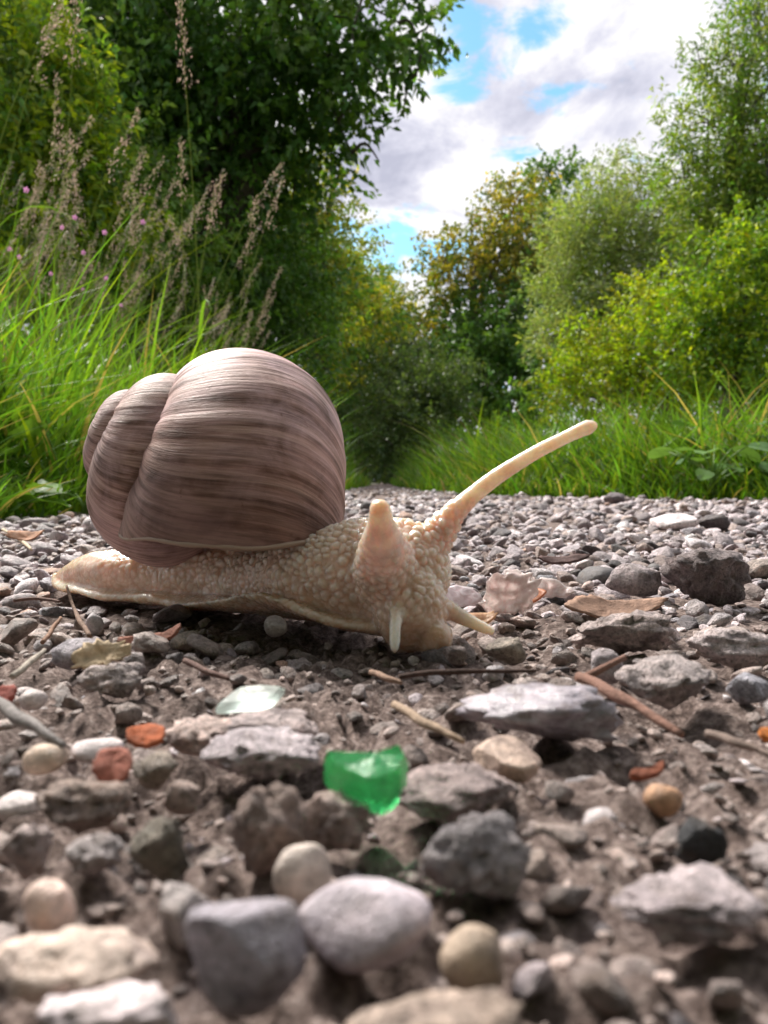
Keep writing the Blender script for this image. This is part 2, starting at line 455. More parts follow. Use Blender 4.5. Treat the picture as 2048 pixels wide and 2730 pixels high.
S('stone', 'flat white stone lying far back on the gravel', 1745, 1865, 1366, 1410, WHITE, 'angular', mat=M_SMOOTH, var=2, sub=3)
S('stone', 'dark crumbly stone touching the flat white stone', 1865, 1945, 1364, 1412, (.16, .15, .15), 'rough', var=6, sub=3)
S('stone', 'rounded grey stone resting far back against the grass', 1610, 1668, 1312, 1345, (.22, .20, .21), 'rough', var=1, sub=3)
S('stone', 'pinkish cream stone behind the orange-red petal', *bz(Z3, 700, 405, 1040, 575), (.64, .53, .47), 'rough', var=5)
S('stone', 'crumbly white-grey stone beside the green glass', *bz(Z3, 850, 560, 1390, 700), (.60, .56, .57), 'rough', var=2, deep=.9)
S('stone', 'flat pinkish rough stone behind the crumbly white-grey stone', *bz(Z3, 900, 400, 1390, 560), (.50, .44, .42), 'rough', var=7, deep=.7)
S('stone', 'dark stone with a cream cap in front of the two red petals', *bz(Z3, 560, 560, 770, 705), (.36, .32, .26), 'rough', var=8, sub=3)
S('stone', 'grey stone half covered by the tan leaf flake', *bz(Z3, 215, 60, 480, 190), (.48, .47, .50), 'rough', var=4, sub=3)
S('stone', 'pitted pale stone in front of the tan leaf flake', *bz(Z3, 330, 170, 625, 315), (.48, .43, .40), 'rough', var=0)
S('pebble', 'white pebble carrying the pinkish red petal', *bz(Z3, 300, 490, 520, 590), (.72, .68, .66), 'smooth', var=3, sub=3)
S('pebble', 'cream pebble in front of the grey dead twig', *bz(Z3, 75, 525, 270, 640), (.74, .62, .48), 'smooth', var=6, sub=3)
S('pebble', 'small white pebble behind the grey dead twig', *bz(Z3, 62, 290, 188, 365), (.74, .70, .66), 'smooth', var=2, sub=3)
S('stone', 'pale pointed stone behind the white and peach pebble', *bz(Z3, -30, 865, 230, 1090), (.50, .43, .40), 'rough', var=10)
S('stone', 'low whitish stone beside the dark mossy stone', *bz(Z3, 245, 930, 510, 1080), (.52, .49, .47), 'rough', var=1)
S('stone', 'broad brown crumbly stone behind the low whitish stone', *bz(Z3, 120, 665, 540, 900), (.36, .29, .24), 'rough', var=11, deep=.9)
S('stone', 'round brown stone between the mossy stone and crumbly stone', *bz(Z3, 690, 690, 870, 810), (.36, .30, .26), 'rough', var=3, sub=3)
S('pebble', 'wet grey pebble under the raised sole of the snail', *bz(Z1, 1110, 1405, 1230, 1490), (.42, .40, .38), 'smooth', var=9, sub=3)
S('pebble', 'rounded grey pebble below the tail of the snail', *bz(Z1, 225, 1355, 315, 1480), (.46, .45, .46), 'smooth', var=1, sub=3)
S('pebble', 'grey rounded pebble in front of the mouth of the snail', *bz(Z4, 255, 90, 370, 165), (.38, .33, .30), 'rough', var=9, sub=3)
S('pebble', 'greenish cream pebble beside the short right feeler', *bz(Z4, 440, 50, 620, 170), (.46, .42, .34), 'rough', var=6, sub=3)

# ------------------------------------------------------------------ snail
def shell_params():
    return dict(R=0.031207, W=1.80897, rc=0.428275, b=0.628857, Zc=1.038289, tau=0.055716, az=0.170199, el=0.519460, ph=0.355817, ax=231.011, ay=1100.344, dep=0.1367, q=1.121692, k1=0.062072, k2=0.03845)
SP = shell_params()
Dx = np.array([math.cos(SP['el'])*math.cos(SP['az']), math.cos(SP['el'])*math.sin(SP['az']), -math.sin(SP['el'])])
APEX = CAM + ray(SP['ax'], SP['ay'])*SP['dep']
c_ = np.array([0, -1, 0.]); e1 = c_-Dx*(c_@Dx); e1 /= np.linalg.norm(e1)
e2 = np.cross(Dx, e1); e2 = e2 if e2[2] > 0 else -e2
def shell_surf(t, psi, grow=0.0):
    a = 1-SP['rc']; s = SP['R']*SP['W']**t
    uu = (a+grow)*np.cos(psi); vv = (SP['b']+grow)*np.sin(psi)
    ct, st = math.cos(SP['tau']), math.sin(SP['tau'])
    sm = np.clip((t+.34)/.40, 0, 1.15); sm = sm*sm*(3-2*np.minimum(sm, 1))          # the last quarter whorl descends
    vv = vv*(1-SP['k1']*sm)
    cap = np.sqrt(np.clip(1-(np.clip(-2.55-t, 0, .35)/.35)**2, .0004, 1))               # the blunt first whorl closes
    uu = uu*cap; vv = vv*cap
    r = SP['rc'] + uu*ct - vv*st; z = SP['Zc']*(SP['W']**t)**(SP['q']-1) + SP['k2']*sm + uu*st + vv*ct
    th = SP['ph'] + 2*math.pi*t
    dv = np.cos(th)[..., None]*e1 - np.sin(th)[..., None]*e2
    return APEX + (s*z)[..., None]*Dx + (s*r)[..., None]*dv
npsi = 100
psi = np.arange(npsi)/npsi*2*math.pi
tt = np.linspace(-.17, .12, 120)
TT, PP = np.meshgrid(tt, psi, indexing='ij')
GG = shell_surf(TT, PP); ZZ = GG[..., 2] + .055*(GG[..., 0]+.03)          # the rim runs a little lower towards the head
lipz = 0.0142
tend = np.array([tt[np.argmin(np.abs(ZZ[:, j]-lipz))] for j in range(npsi)])
k = np.exp(-np.linspace(-2, 2, 15)**2); k /= k.sum()
tend = tend + .006*vnoise(np.stack([psi*3.1, psi*0, psi*0], 1), 12) + .004*vnoise(np.stack([psi*9, psi*0, psi*0], 1), 13) 
tend = np.convolve(np.concatenate([tend[-7:], tend, tend[:7]]), k, 'valid')
ts = np.concatenate([np.linspace(-2.9, -2.5, 60)[:-1], np.linspace(-2.5, -1.2, 180)[:-1], np.linspace(-1.2, -.2, 330)])
TT, PP = np.meshgrid(ts, psi, indexing='ij')
ul = np.linspace(0, 1, 70)[1:]
TL = -.2 + ul[:, None]*(tend[None]+.2)
TT = np.concatenate([TT, TL]); PP = np.concatenate([PP, np.tile(psi, (len(ul), 1))])
obl = .018*np.sin(PP*1.0)+.012*np.sin(2*PP+.7)
g = TT + obl
def n1(v, seed): return vnoise(np.stack([v, np.zeros_like(v), np.zeros_like(v)], 1), seed)
gf = g.ravel(); pf = PP.ravel()
sc_t = SP['W']**TT.ravel()
wob = np.stack([gf*38, 1.2*np.cos(pf), 1.2*np.sin(pf)], 1)
wob[:, 1:] *= .6
rip = .0085*vnoise(wob, 4) + .0065*vnoise(wob*[2.3, 1, 1], 5) + .0022*vnoise(wob*[5.1, 1.3, 1.3], 6)
irr = .010*vnoise(np.stack([gf*6, 2*np.cos(pf), 2*np.sin(pf)], 1), 8)
VS = shell_surf(TT.ravel(), PP.ravel(), rip+irr)
nr_, nc_ = TT.shape
I = np.arange(nr_-1)[:, None]*nc_; J = np.arange(nc_)[None]; J2 = (J+1) % nc_
Q = np.stack([(I+J).ravel(), (I+J2).ravel(), (I+nc_+J2).ravel(), (I+nc_+J).ravel()], 1)
shell_me = mesh_np('shell', VS, Q, attrs={'growth': gf, 'ringx': np.cos(pf), 'ringy': np.sin(pf)})

m, N, out = new_mat('snail_shell')
ag = N.n('ShaderNodeAttribute', attribute_name='growth').outputs['Fac']
ca = N.n('ShaderNodeAttribute', attribute_name='ringx').outputs['Fac']; sa = N.n('ShaderNodeAttribute', attribute_name='ringy').outputs['Fac']
def gv(fg, fa):
    cb = N.n('ShaderNodeCombineXYZ'); N.set(cb.inputs[0], N.m('MULTIPLY', ag, fg)); N.set(cb.inputs[1], N.m('MULTIPLY', ca, fa)); N.set(cb.inputs[2], N.m('MULTIPLY', sa, fa)); return cb.outputs[0]
pos = N.n('ShaderNodeNewGeometry').outputs['Position']
s1 = N.noise(gv(42, .55), 1, 3, .6, .3); s2 = N.noise(gv(140, .8), 1, 4, .65, .2); s3 = N.noise(gv(9, 1.4), 1, 4, .6, .3); s4 = N.noise(gv(420, 3), 1, 3, .6)
patch = N.noise(pos, 120, 6, .62, .6); grain = N.noise(pos, 2200, 4, .6)
col = N.ramp(s1, [(.33, (.09, .056, .042)), (.43, (.25, .17, .135)), (.52, (.48, .37, .335)), (.62, (.86, .76, .73))])
col2 = N.ramp(s2, [(.34, (.09, .055, .04)), (.46, (.27, .19, .155)), (.56, (.54, .44, .41)), (.66, (.90, .82, .80))])
col = N.mix(.5, col, col2)
band = N.ramp(s3, [(.36, (.40, .32, .28)), (.50, (1, .96, .95)), (.66, (1.3, 1.25, 1.28))])
col = N.mix(.85, col, N.mix(1.0, col, band, 'MULTIPLY'))
rg_ = N.ramp(N.noise(gv(70, .45), 1, 2, .5, .25), [(.56, (0, 0, 0)), (.63, (1, 1, 1)), (.70, (.2, .2, .2))])
col = N.mix(N.m('MULTIPLY', rg_, .6), col, (.80, .70, .64, 1))          # raised cream growth ridges
# worn lavender-white periostracum patches
worn = N.ramp(N.m('ADD', N.m('MULTIPLY', patch, .75), N.m('MULTIPLY', s2, .3)), [(.46, (0, 0, 0)), (.62, (1, 1, 1))])
col = N.mix(N.m('MULTIPLY', worn, .5), col, (.80, .68, .73, 1))
scar = N.ramp(N.noise(pos, 210, 5, .7, .8), [(.63, (0, 0, 0)), (.70, (1, 1, 1))])
col = N.mix(N.m('MULTIPLY', scar, .6), col, (.20, .10, .065, 1))
low_shade = N.ramp(N.m('ADD', N.m('ADD', ag, 1.0), N.m('MULTIPLY', s3, .12)), [(.04, (.72, .66, .62)), (.38, (.74, .68, .64)), (.58, (1.1, 1.06, 1.1)), (.76, (1.15, 1.1, 1.14)), (.90, (.70, .61, .56)), (1.02, (.36, .29, .25))])
col = N.mix(1.0, col, low_shade, 'MULTIPLY')          # shade painted into the growth colour, near the lip and on the older underside
fine = N.ramp(s4, [(.35, (.76, .70, .68)), (.6, (1.1, 1.03, 1.03))])
col = N.mix(.8, col, N.mix(1.0, col, fine, 'MULTIPLY'))
col = N.mix(1.0, col, (1.12, 1.07, 1.11, 1), 'MULTIPLY')
p = N.n('ShaderNodeBsdfPrincipled', i_Base_Color=col, i_Roughness=N.m('MULTIPLY_ADD', grain, .3, .46)); p.inputs['Specular IOR Level'].default_value = .32
hg = N.m('ADD', N.m('ADD', N.m('MULTIPLY', s2, .8), N.m('MULTIPLY', s4, .4)), N.m('MULTIPLY', grain, .15))
bp = N.n('ShaderNodeBump', i_Strength=.55, i_Distance=.0005, i_Height=hg); N.t.links.new(bp.outputs[0], p.inputs['Normal'])
N.t.links.new(p.outputs[0], out.inputs[0])
M_SHELL = m

snail = bpy.data.objects.new('snail', None); COL.objects.link(snail)
snail['label'] = 'large cream snail with a striped lavender-brown shell crawling over the gravel'
snail['category'] = 'snail'
snail.location = (-.02, .13, 0); snail.empty_display_size = .01
SNL = np.array([-.02, .13, 0])
shell_me.transform(Matrix.Translation(Vector(-SNL)))
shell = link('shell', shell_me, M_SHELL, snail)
# lip: rounded rim around the aperture
lp = shell_surf(tend, psi, -.004) - SNL
lp2 = np.concatenate([lp, lp[:1]])
V_, Q_ = tube_np(lp2, np.full(len(lp2), .00038)*(1+.35*vnoise(np.stack([np.arange(len(lp2))*.4]*3, 1), 3)), 8, caps=False)
m, N, out = new_mat('shell_lip')
p = N.n('ShaderNodeBsdfPrincipled', i_Base_Color=(.36, .26, .20, 1), i_Roughness=.5); N.t.links.new(p.outputs[0], out.inputs[0])
link('lip', mesh_np('lip', V_, Q_), m, shell)

# body: closed overlapping sweeps -> one remeshed surface
K = 100.0
mb = MB()
st = [  # x, y, half width, sole z, top z, trunk half width
    (-.0715, .1665, .6, .3, 2.0, .5), (-.067, .1628, 3.6, .2, 5.0, 2.6), (-.0605, .1577, 6.0, .1, 8.0, 4.8), (-.052, .1515, 7.4, .0, 9.6, 6.2),
    (-.042, .1455, 6.4, .0, 9.4, 4.6), (-.031, .1390, 7.0, .0, 10.6, 3.4), (-.021, .1318, 8.8, .2, 11.0, 4.4), (-.0125, .1248, 9.4, .5, 14.2, 7.4),
    (-.0055, .1198, 8.2, .5, 16.6, 7.4), (-.0005, .1162, 6.8, .3, 17.2, 6.9), (.0035, .1132, 5.2, .0, 16.8, 6.0), (.0062, .1112, 3.2, .0, 14.5, 4.4), (.0076, .1102, 1.0, .4, 11.0, 1.8)]
st = np.array(st); st[:, 2:] *= .001
# resample the spine smoothly
s0 = np.linspace(0, len(st)-1, 70)
def crom(A, s):
    i = np.clip(np.floor(s).astype(int), 0, len(A)-2); f = (s-i)[:, None]
    p0 = A[np.maximum(i-1, 0)]; p1 = A[i]; p2 = A[i+1]; p3 = A[np.minimum(i+2, len(A)-1)]
    return .5*((2*p1)+(-p0+p2)*f+(2*p0-5*p1+4*p2-p3)*f**2+(-p0+3*p1-3*p2+p3)*f**3)
S_ = crom(st, s0)
dirs = np.gradient(S_[:, :2], axis=0); dirs /= np.linalg.norm(dirs, axis=1)[:, None]
nrm = np.stack([dirs[:, 1], -dirs[:, 0]], 1)          # points to the camera side
nrm = np.where((nrm[:, 1] < 0)[:, None], nrm, -nrm)
def sweep(half, zlo, zhi, n=40, power=2.3, lift=None):
    th = np.arange(n)/n*2*math.pi
    cs, sn = np.cos(th), np.sin(th)
    cx_ = np.sign(cs)*np.abs(cs)**(2/power); sz = np.sign(sn)*np.abs(sn)**(2/power)
    V = []
    for i in range(len(S_)):
        zc_ = (zlo[i]+zhi[i])/2; hz = (zhi[i]-zlo[i])/2
        off = cx_*half[i]
        z = zc_ + sz*hz
        if lift is not None: z = z + lift[i]*np.clip(off/half[i], 0, 1)**2
        V.append(np.stack([S_[i, 0]+nrm[i, 0]*off, S_[i, 1]+nrm[i, 1]*off, z], 1))
    V = np.concatenate(V); m_ = len(S_)
    Q = []
    for i in range(m_-1):
        for j in range(n):
            k2 = (j+1) % n; Q.append((i*n+j, i*n+k2, (i+1)*n+k2, (i+1)*n+j))
    c0, c1 = V[:n].mean(0), V[-n:].mean(0); V = np.concatenate([V, [c0, c1]]); b0 = (m_-1)*n
    A = [(len(V)-2, (j+1) % n, j) for j in range(n)]; B = [(len(V)-1, b0+j, b0+(j+1) % n) for j in range(n)]
    mb.add(V*K, [np.array(Q)[:, ::-1], np.array(A)[:, ::-1], np.array(B)[:, ::-1]])
lift = .0036*np.exp(-((S_[:, 0]+.0150)/.0085)**2) + .0003*np.sin(S_[:, 0]*420)
sweep(S_[:, 2], S_[:, 3], S_[:, 3]+.0030, power=2.0, lift=lift)        # foot with its frilled edge
sweep(S_[:, 5], S_[:, 3]+.0008, S_[:, 4], power=2.25)                                       # trunk
def blob(c, r, rot=0.0, n=3):
    V, Fc = ICO[n]; V = V*np.array(r); ca_, sa_ = math.cos(rot), math.sin(rot)
    V = np.stack([V[:, 0]*ca_-V[:, 1]*sa_, V[:, 0]*sa_+V[:, 1]*ca_, V[:, 2]], 1)
    mb.add((V+np.array(c))*K, Fc)
ang = math.atan2(-.62, .78)
blob((-.024, .1405, .012), (.016, .0062, .009), ang)          # stalk into the shell
blob((.0028, .1128, .0092), (.0068, .0066, .0082), ang)      # head
blob((.0036, .1083, .0050), (.0054, .0052, .0064), ang)      # face
blob((.0068, .1058, .0014), (.0028, .0026, .0028), ang)      # mouth lobe
TENT = [
    [(*Z2(800, 670), .1125, 85), (*Z2(860, 590), .1125, 66), (*Z2(915, 520), .1125, 51), (*Z2(970, 455), .1125, 41), (*Z2(1030, 400), .1125, 34), (*Z2(1110, 335), .112, 31), (*Z2(1210, 268), .1115, 28), (*Z2(1330, 198), .111, 25.5), (*Z2(1440, 143), .1105, 24), (*Z2(1510, 110), .110, 26), (*Z2(1540, 98), .110, 29), (*Z2(1556, 92), .110, 22)],
    [(*Z2(660, 790), .1100, 135), (*Z2(640, 690), .1060, 112), (*Z2(630, 600), .1020, 84), (*Z2(625, 530), .0995, 54), (*Z2(622, 490), .0982, 44), (*Z2(620, 470), .0974, 41), (*Z2(619, 460), .0970, 40)],
    [(*Z2(692, 860), .1060, 34), (*Z2(690, 930), .1030, 26), (*Z2(686, 1000), .1012, 22), (*Z2(684, 1060), .1000, 19), (*Z2(685, 1078), .0998, 16)],
    [(*Z2(880, 895), .1085, 44), (*Z2(945, 920), .1085, 34), (*Z2(1015, 955), .1085, 25), (*Z2(1080, 985), .1085, 20), (*Z2(1110, 1000), .1085, 16)],
]
TC = []
for ti, T_ in enumerate(TENT):
    A = np.array([[*P(a, b_, d), (r*1.12+3)/1.659*d/F] for a, b_, d, r in T_])
    Aq = crom(A, np.linspace(0, len(A)-1, 6*len(A)))
    # rounded end
    e = Aq[-1]; dd = Aq[-1, :3]-Aq[-4, :3]; dd /= np.linalg.norm(dd)
    extra = np.array([[*(e[:3]+dd*e[3]*math.sin(q)), e[3]*max(math.cos(q), .12)] for q in (.5, .9, 1.25, 1.5)])
    Aq = np.concatenate([Aq, extra]); TC.append(Aq)
    V_, Q_, a_, b__ = tube_np(Aq[:, :3]*K, Aq[:, 3]*K, 20)
    mb.add(V_, [Q_, a_, b__])
raw = mb.mesh('body_raw')
tmp = bpy.data.objects.new('tmp_body', raw); COL.objects.link(tmp)
md = tmp.modifiers.new('r', 'REMESH'); md.mode = 'VOXEL'; md.voxel_size = .00030*K; md.adaptivity = 0
dg = bpy.context.evaluated_depsgraph_get()
bm_ = bpy.data.meshes.new_from_object(tmp.evaluated_get(dg))
bpy.data.objects.remove(tmp); bpy.data.meshes.remove(raw)
nv = len(bm_.vertices); V = np.empty(nv*3); bm_.vertices.foreach_get('co', V); V = V.reshape(-1, 3)/K
ne = len(bm_.edges); E = np.empty(ne*2, dtype=np.int32); bm_.edges.foreach_get('vertices', E); E = E.reshape(-1, 2)
nl = len(bm_.loops); L_ = np.empty(nl, np.int32); bm_.loops.foreach_get('vertex_index', L_)
npg = len(bm_.polygons); ls_ = np.empty(npg, np.int32); bm_.polygons.foreach_get('loop_start', ls_); lt_ = np.empty(npg, np.int32); bm_.polygons.foreach_get('loop_total', lt_)
bpy.data.meshes.remove(bm_)
deg = np.bincount(E.ravel(), minlength=nv)[:, None].astype(float)
for it in range(14):
    acc = np.zeros_like(V)
    for ax_ in range(3):
        acc[:, ax_] = np.bincount(E[:, 0], V[E[:, 1], ax_], nv) + np.bincount(E[:, 1], V[E[:, 0], ax_], nv)
    lam = .55 if it % 2 == 0 else -.50
    if it < 4: lam = .55
    V = V + lam*(acc/np.maximum(deg, 1) - V)
tmpm = mesh_np('t', V, L_, ls_, lt_)
NRM = np.empty(nv*3, np.float32); tmpm.vertices.foreach_get('normal', NRM); NRM = NRM.reshape(-1, 3); bpy.data.meshes.remove(tmpm)
# how much each point belongs to a tentacle
td = np.full(nv, 9.0); tipness = np.zeros(nv)
for ti, Aq in enumerate(TC):
    q = Aq[::2]; d = np.full(nv, 9.0); best = np.zeros(nv, int)
    for i, a_ in enumerate(q):
        r_ = np.linalg.norm(V-a_[:3], axis=1)/max(a_[3], 5e-4); b_ = r_ < d; d = np.where(b_, r_, d); best = np.where(b_, i, best)
    frac = best/(len(q)-1)
    on = (d < 1.5) & (frac > .10)
    td = np.where(on, np.minimum(td, 1-np.clip((frac-.10)/.28, 0, 1)), td)
    tipness = np.maximum(tipness, np.where(on, np.clip((frac-.86)/.1, 0, 1), 0))
tm = np.clip(td, 0, 1)
dv2 = np.array([.78, -.62]); al = V[:, :2]@dv2; ac = V[:, :2]@np.array([.62, .78])
q = np.stack([al*.75, ac, V[:, 2]*.85], 1)
wq = q + .0003*np.stack([vnoise(q*500, 31), vnoise(q*500, 32), vnoise(q*500, 33)], 1)
d1, d2 = voronoi(wq/.00108, 40)
edge_ = np.clip((d2-d1)/.45, 0, 1); tub = .45*np.sqrt(edge_*(2-edge_)) + .75*np.sqrt(np.clip(1-(d1/.72)**2, 0, 1))*np.clip(edge_*1.6, 0, 1)
d1b, d2b = voronoi(wq/.00070, 50); gran = np.clip((d2b-d1b)/.5, 0, 1)
side = np.clip((V[:, 2]-.0012)/.004, 0, 1)
tailm = np.clip((V[:, 0]+.062)/.03, .18, 1)
amp = .00062*tm*side*tailm*np.clip((V[:, 2]-.001)/.009, .35, 1)
fr = np.exp(-((V[:, 2]-.0035)/.0035)**2)
V = V + NRM*(amp*(tub-.5) + .000055*gran*(1-.5*tm) + .00028*tm*fbm(q*230, 3, 60))[:, None]
dk = np.clip(1-tub, 0, 1)*tm
skin_c = np.stack([.86-.13*dk, .70-.20*dk, .59-.23*dk], 1)
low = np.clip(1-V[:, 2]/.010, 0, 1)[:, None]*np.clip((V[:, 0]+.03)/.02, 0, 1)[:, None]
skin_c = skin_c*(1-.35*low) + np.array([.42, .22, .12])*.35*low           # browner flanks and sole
skin_c = skin_c*(tm[:, None]) + np.array([.88, .77, .69])*(1-tm[:, None])
tipc = np.array([.78, .46, .26])
skin_c = skin_c*(1-.55*tipness[:, None]) + tipc*.55*tipness[:, None]
body_me = mesh_np('body', V-SNL, L_, ls_, lt_, colors=skin_c)
m, N, out = new_mat('snail_skin')
at = N.n('ShaderNodeAttribute', attribute_name='col').outputs['Color']
pos = N.n('ShaderNodeNewGeometry').outputs['Position']
nz = N.noise(pos, 350, 5, .6)
col = N.mix(1.0, at, N.ramp(nz, [(.3, (.82, .78, .74)), (.7, (1.12, 1.1, 1.08))]), 'MULTIPLY')
p = N.n('ShaderNodeBsdfPrincipled', i_Base_Color=col, i_Roughness=N.m('MULTIPLY_ADD', N.noise(pos, 1800, 3), .3, .10))
p.inputs['Subsurface Weight'].default_value = .8; p.inputs['Subsurface Radius'].default_value = (1.0, .66, .45); p.inputs['Subsurface Scale'].default_value = .0042
p.inputs['Specular IOR Level'].default_value = .6
p.inputs['Coat Weight'].default_value = .5; p.inputs['Coat Roughness'].default_value = .12
bp = N.n('ShaderNodeBump', i_Strength=.3, i_Distance=.0003, i_Height=N.noise(pos, 3000, 4, .6)); N.t.links.new(bp.outputs[0], p.inputs['Normal'])
N.t.links.new(p.outputs[0], out.inputs[0])
link('body', body_me, m, snail)
for (x_, y_, hw) in S_[:, :3]: OCC.append((x_, y_, hw*1.12))

# ------------------------------------------------------------------ litter on the path
def twig(name, label, pts, r_px, col, wob=.05, z0=.0014, branch=None, mat=None):
    """pts: photo pixels on the ground (x, y, extra height mm)"""
    A = []
    for (x, y, hz) in pts:
        g_ = G(x, y, z0+hz*.001); A.append(g_)
    A = np.array(A); s = np.linspace(0, len(A)-1, 14); C = crom(A, s)
    d = C[:, 1].mean(); r = r_px*d/F
    C += r*wob*8*np.stack([vnoise(np.stack([s*1.7, s*0+k_, s*0], 1), 70+len(OCC) % 50) for k_ in range(3)], 1)*np.array([1, 1, .4])
    t_ = s/s[-1]; rad = r*(1-.35*t_)*(1+.22*vnoise(np.stack([s*2.1, s*0, s*0], 1), 90))
    B = MB(); B.tube(C, rad, 10, col)
    if branch:
        k_, dx, dy, dz, ln = branch
        c0 = C[k_]; q_ = np.array([c0 + np.array([dx, dy, dz])*ln*u_ for u_ in np.linspace(0, 1, 5)])
        B.tube(q_, r*.75*(1-.3*np.linspace(0, 1, 5)), 8, col)
    ctr = C.mean(0); B.V = [v-ctr for v in B.V]
    o = link(name, B.mesh(name), mat or M_TWIG, loc=tuple(ctr), label=label, cat='twig')
    return o
T = twig
T('twig', 'forked red-brown twig lying across the stones', [(*Z4(835, 235), 1.8), (*Z4(960, 290), 1.8), (*Z4(1120, 385), 1.2), (*Z4(1290, 480), .6)], 17, (.26, .14, .105), branch=(1, .75, .35, .25, .0065))
T('twig', 'grey dead twig with peeling pale bark', [(*Z3(-60, 330), 2.2), (*Z3(60, 400), 2.0), (*Z3(170, 465), 1.5), (*Z3(285, 530), .6)], 19, (.30, .27, .26))
T('twig', 'thin curved stalk rising beside the tail of the snail', [(*Z1(255, 1505), .2), (*Z1(215, 1440), .8), (*Z1(180, 1370), 1.2), (*Z1(145, 1255), 4.5)], 6.5, (.24, .15, .11), wob=.03)
T('twig', 'short reddish stalk below the thin curved stalk', [(*Z1(20, 1535), .3), (*Z1(70, 1475), 1.0), (*Z1(112, 1415), 2.0)], 7, (.33, .19, .13), wob=.05)
T('twig', 'dark thin twig lying beneath the head of the snail', [(*Z4(60, 235), .8), (*Z4(250, 215), .9), (*Z4(450, 212), .9), (*Z4(660, 205), .8)], 8, (.085, .05, .04), wob=.1)
T('twig', 'short dark splinter in front of the bark strip', [(*Z3(795, 165), 1.0), (*Z3(880, 205), .8), (*Z3(985, 245), .4)], 9, (.16, .09, .075))
T('twig', 'tan curved twig running towards the cream blocky stone', [(*Z4(40, 355), .8), (*Z4(150, 420), 1.0), (*Z4(260, 475), .8), (*Z4(350, 512), .4)], 13, (.40, .29, .21))
T('twig', 'greyish brown twig beside the rusty orange crumb', [(*Z4(1390, 480), .8), (*Z4(1500, 510), .9), (*Z4(1620, 555), .6), (*Z4(1720, 590), .4)], 13, (.28, .21, .18))
T('twig', 'pale straw piece lying on the gravel under the left grass', [(*Z1(-170, 980), .8), (*Z1(-80, 1035), .8), (*Z1(-30, 1080), .5)], 5, (.62, .50, .36), wob=.02)
T('twig', 'thin dark stick on the gravel left of the tail', [(*Z1(-120, 1330), .8), (*Z1(0, 1320), .8), (*Z1(110, 1335), .6)], 5, (.20, .12, .10), wob=.05)
T('twig', 'slanting pale stem among stones near the tan leaf flake', [(*Z3(45, 235), .4), (*Z3(110, 190), 1.0), (*Z3(190, 120), 1.6)], 10, (.46, .40, .34), wob=.05)
T('twig', 'short brown stub behind the tan curved twig', [(*Z4(-60, 215), .6), (*Z4(0, 235), .9), (*Z4(70, 262), .6)], 9, (.34, .22, .16), wob=.06)

def flake(name, label, cat, outline, cen_px, base_y, thick, mat, tilt=0.0, yaw=0.0, curl=0.0, col=(1, 1, 1), z=.0012, scale=None, vary=.2, n=7, roll=0.0, rag=.10, pleat=0.0):
    """a thin curved solid: outline in photo pixels relative to the centre (x right, y up along the flake), placed on the ground"""
    g_ = G(cen_px, base_y, z); d = g_[1]; O = np.array(outline, float)*d/F
    # concentric grid
    rings = np.linspace(0, 1, n)
    # smooth closed outline
    m_ = len(O); s = np.linspace(0, m_, m_*5, endpoint=False); i = np.floor(s).astype(int); f = (s-i)[:, None]
    p0, p1, p2, p3 = O[(i-1) % m_], O[i % m_], O[(i+1) % m_], O[(i+2) % m_]
    Os = .5*((2*p1)+(-p0+p2)*f+(2*p0-5*p1+4*p2-p3)*f**2+(-p0+3*p1-3*p2+p3)*f**3)
    th_ = np.arange(len(Os))*.9; Os = Os*(1+rag*vnoise(np.stack([th_, th_*0+cen_px, th_*0], 1), 15))[:, None]
    k_ = len(Os); size = np.abs(Os).max()
    top = np.concatenate([Os*r_ for r_ in rings[1:]]); top = np.concatenate([[[0, 0]], top])
    zt = curl*size*((top[:, 0]/size)**2 - .3*(top[:, 1]/size)**2) + vary*size*.35*fbm(np.stack([top[:, 0]/size*2, top[:, 1]/size*2, top[:, 0]*0+cen_px], 1), 3, 77)
    an_ = np.arctan2(top[:, 1]+size*.9, top[:, 0]); zt = zt + pleat*size*np.sin(an_*13+cen_px)*np.hypot(top[:, 0], top[:, 1])/size
    Vt = np.stack([top[:, 0], top[:, 1], zt+thick/2], 1); Vb = np.stack([top[:, 0], top[:, 1], zt-thick/2], 1); nT = len(Vt)
    Fq = []; Ft = []
    for j in range(k_):
        Ft.append((0, 1+j, 1+(j+1) % k_)); Ft.append((nT, nT+1+(j+1) % k_, nT+1+j))
        for r_ in range(n-2):
            a = 1+r_*k_; b = 1+(r_+1)*k_; j2 = (j+1) % k_
            Fq.append((a+j, b+j, b+j2, a+j2)); Fq.append((nT+a+j, nT+a+j2, nT+b+j2, nT+b+j))
        e = 1+(n-2)*k_; j2 = (j+1) % k_; Fq.append((e+j, nT+e+j, nT+e+j2, e+j2))
    V_ = np.concatenate([Vt, Vb]); B = MB(); cc = np.tile(np.array(col, float), (len(V_), 1))
    cc *= (1+.18*fbm(V_/size*3+cen_px, 3, 5))[:, None]
    B.add(V_, [np.array(Fq), np.array(Ft)], cc)
    o = link(name, B.mesh(name), mat, loc=tuple(g_ + np.array([0, 0, 0])), label=label, cat=cat)
    o.rotation_euler = Matrix.Rotation(yaw, 3, 'Z').to_4x4().to_3x3().to_euler()
    o.rotation_euler = (Matrix.Rotation(yaw, 3, 'Z') @ Matrix.Rotation(tilt, 3, 'X') @ Matrix.Rotation(roll, 3, 'Y')).to_euler()
    return o
def oval(w, h, n=10, jit=.06, seed=0):
    r = np.random.default_rng(seed); th = np.arange(n)/n*2*math.pi
    return [(w/2*math.cos(a)*(1+r.uniform(-jit, jit)), h/2*math.sin(a)*(1+r.uniform(-jit, jit))) for a in th]
M_DRY = attr_mat('dry_leaf', .7, .6, 2500, .3, 900)
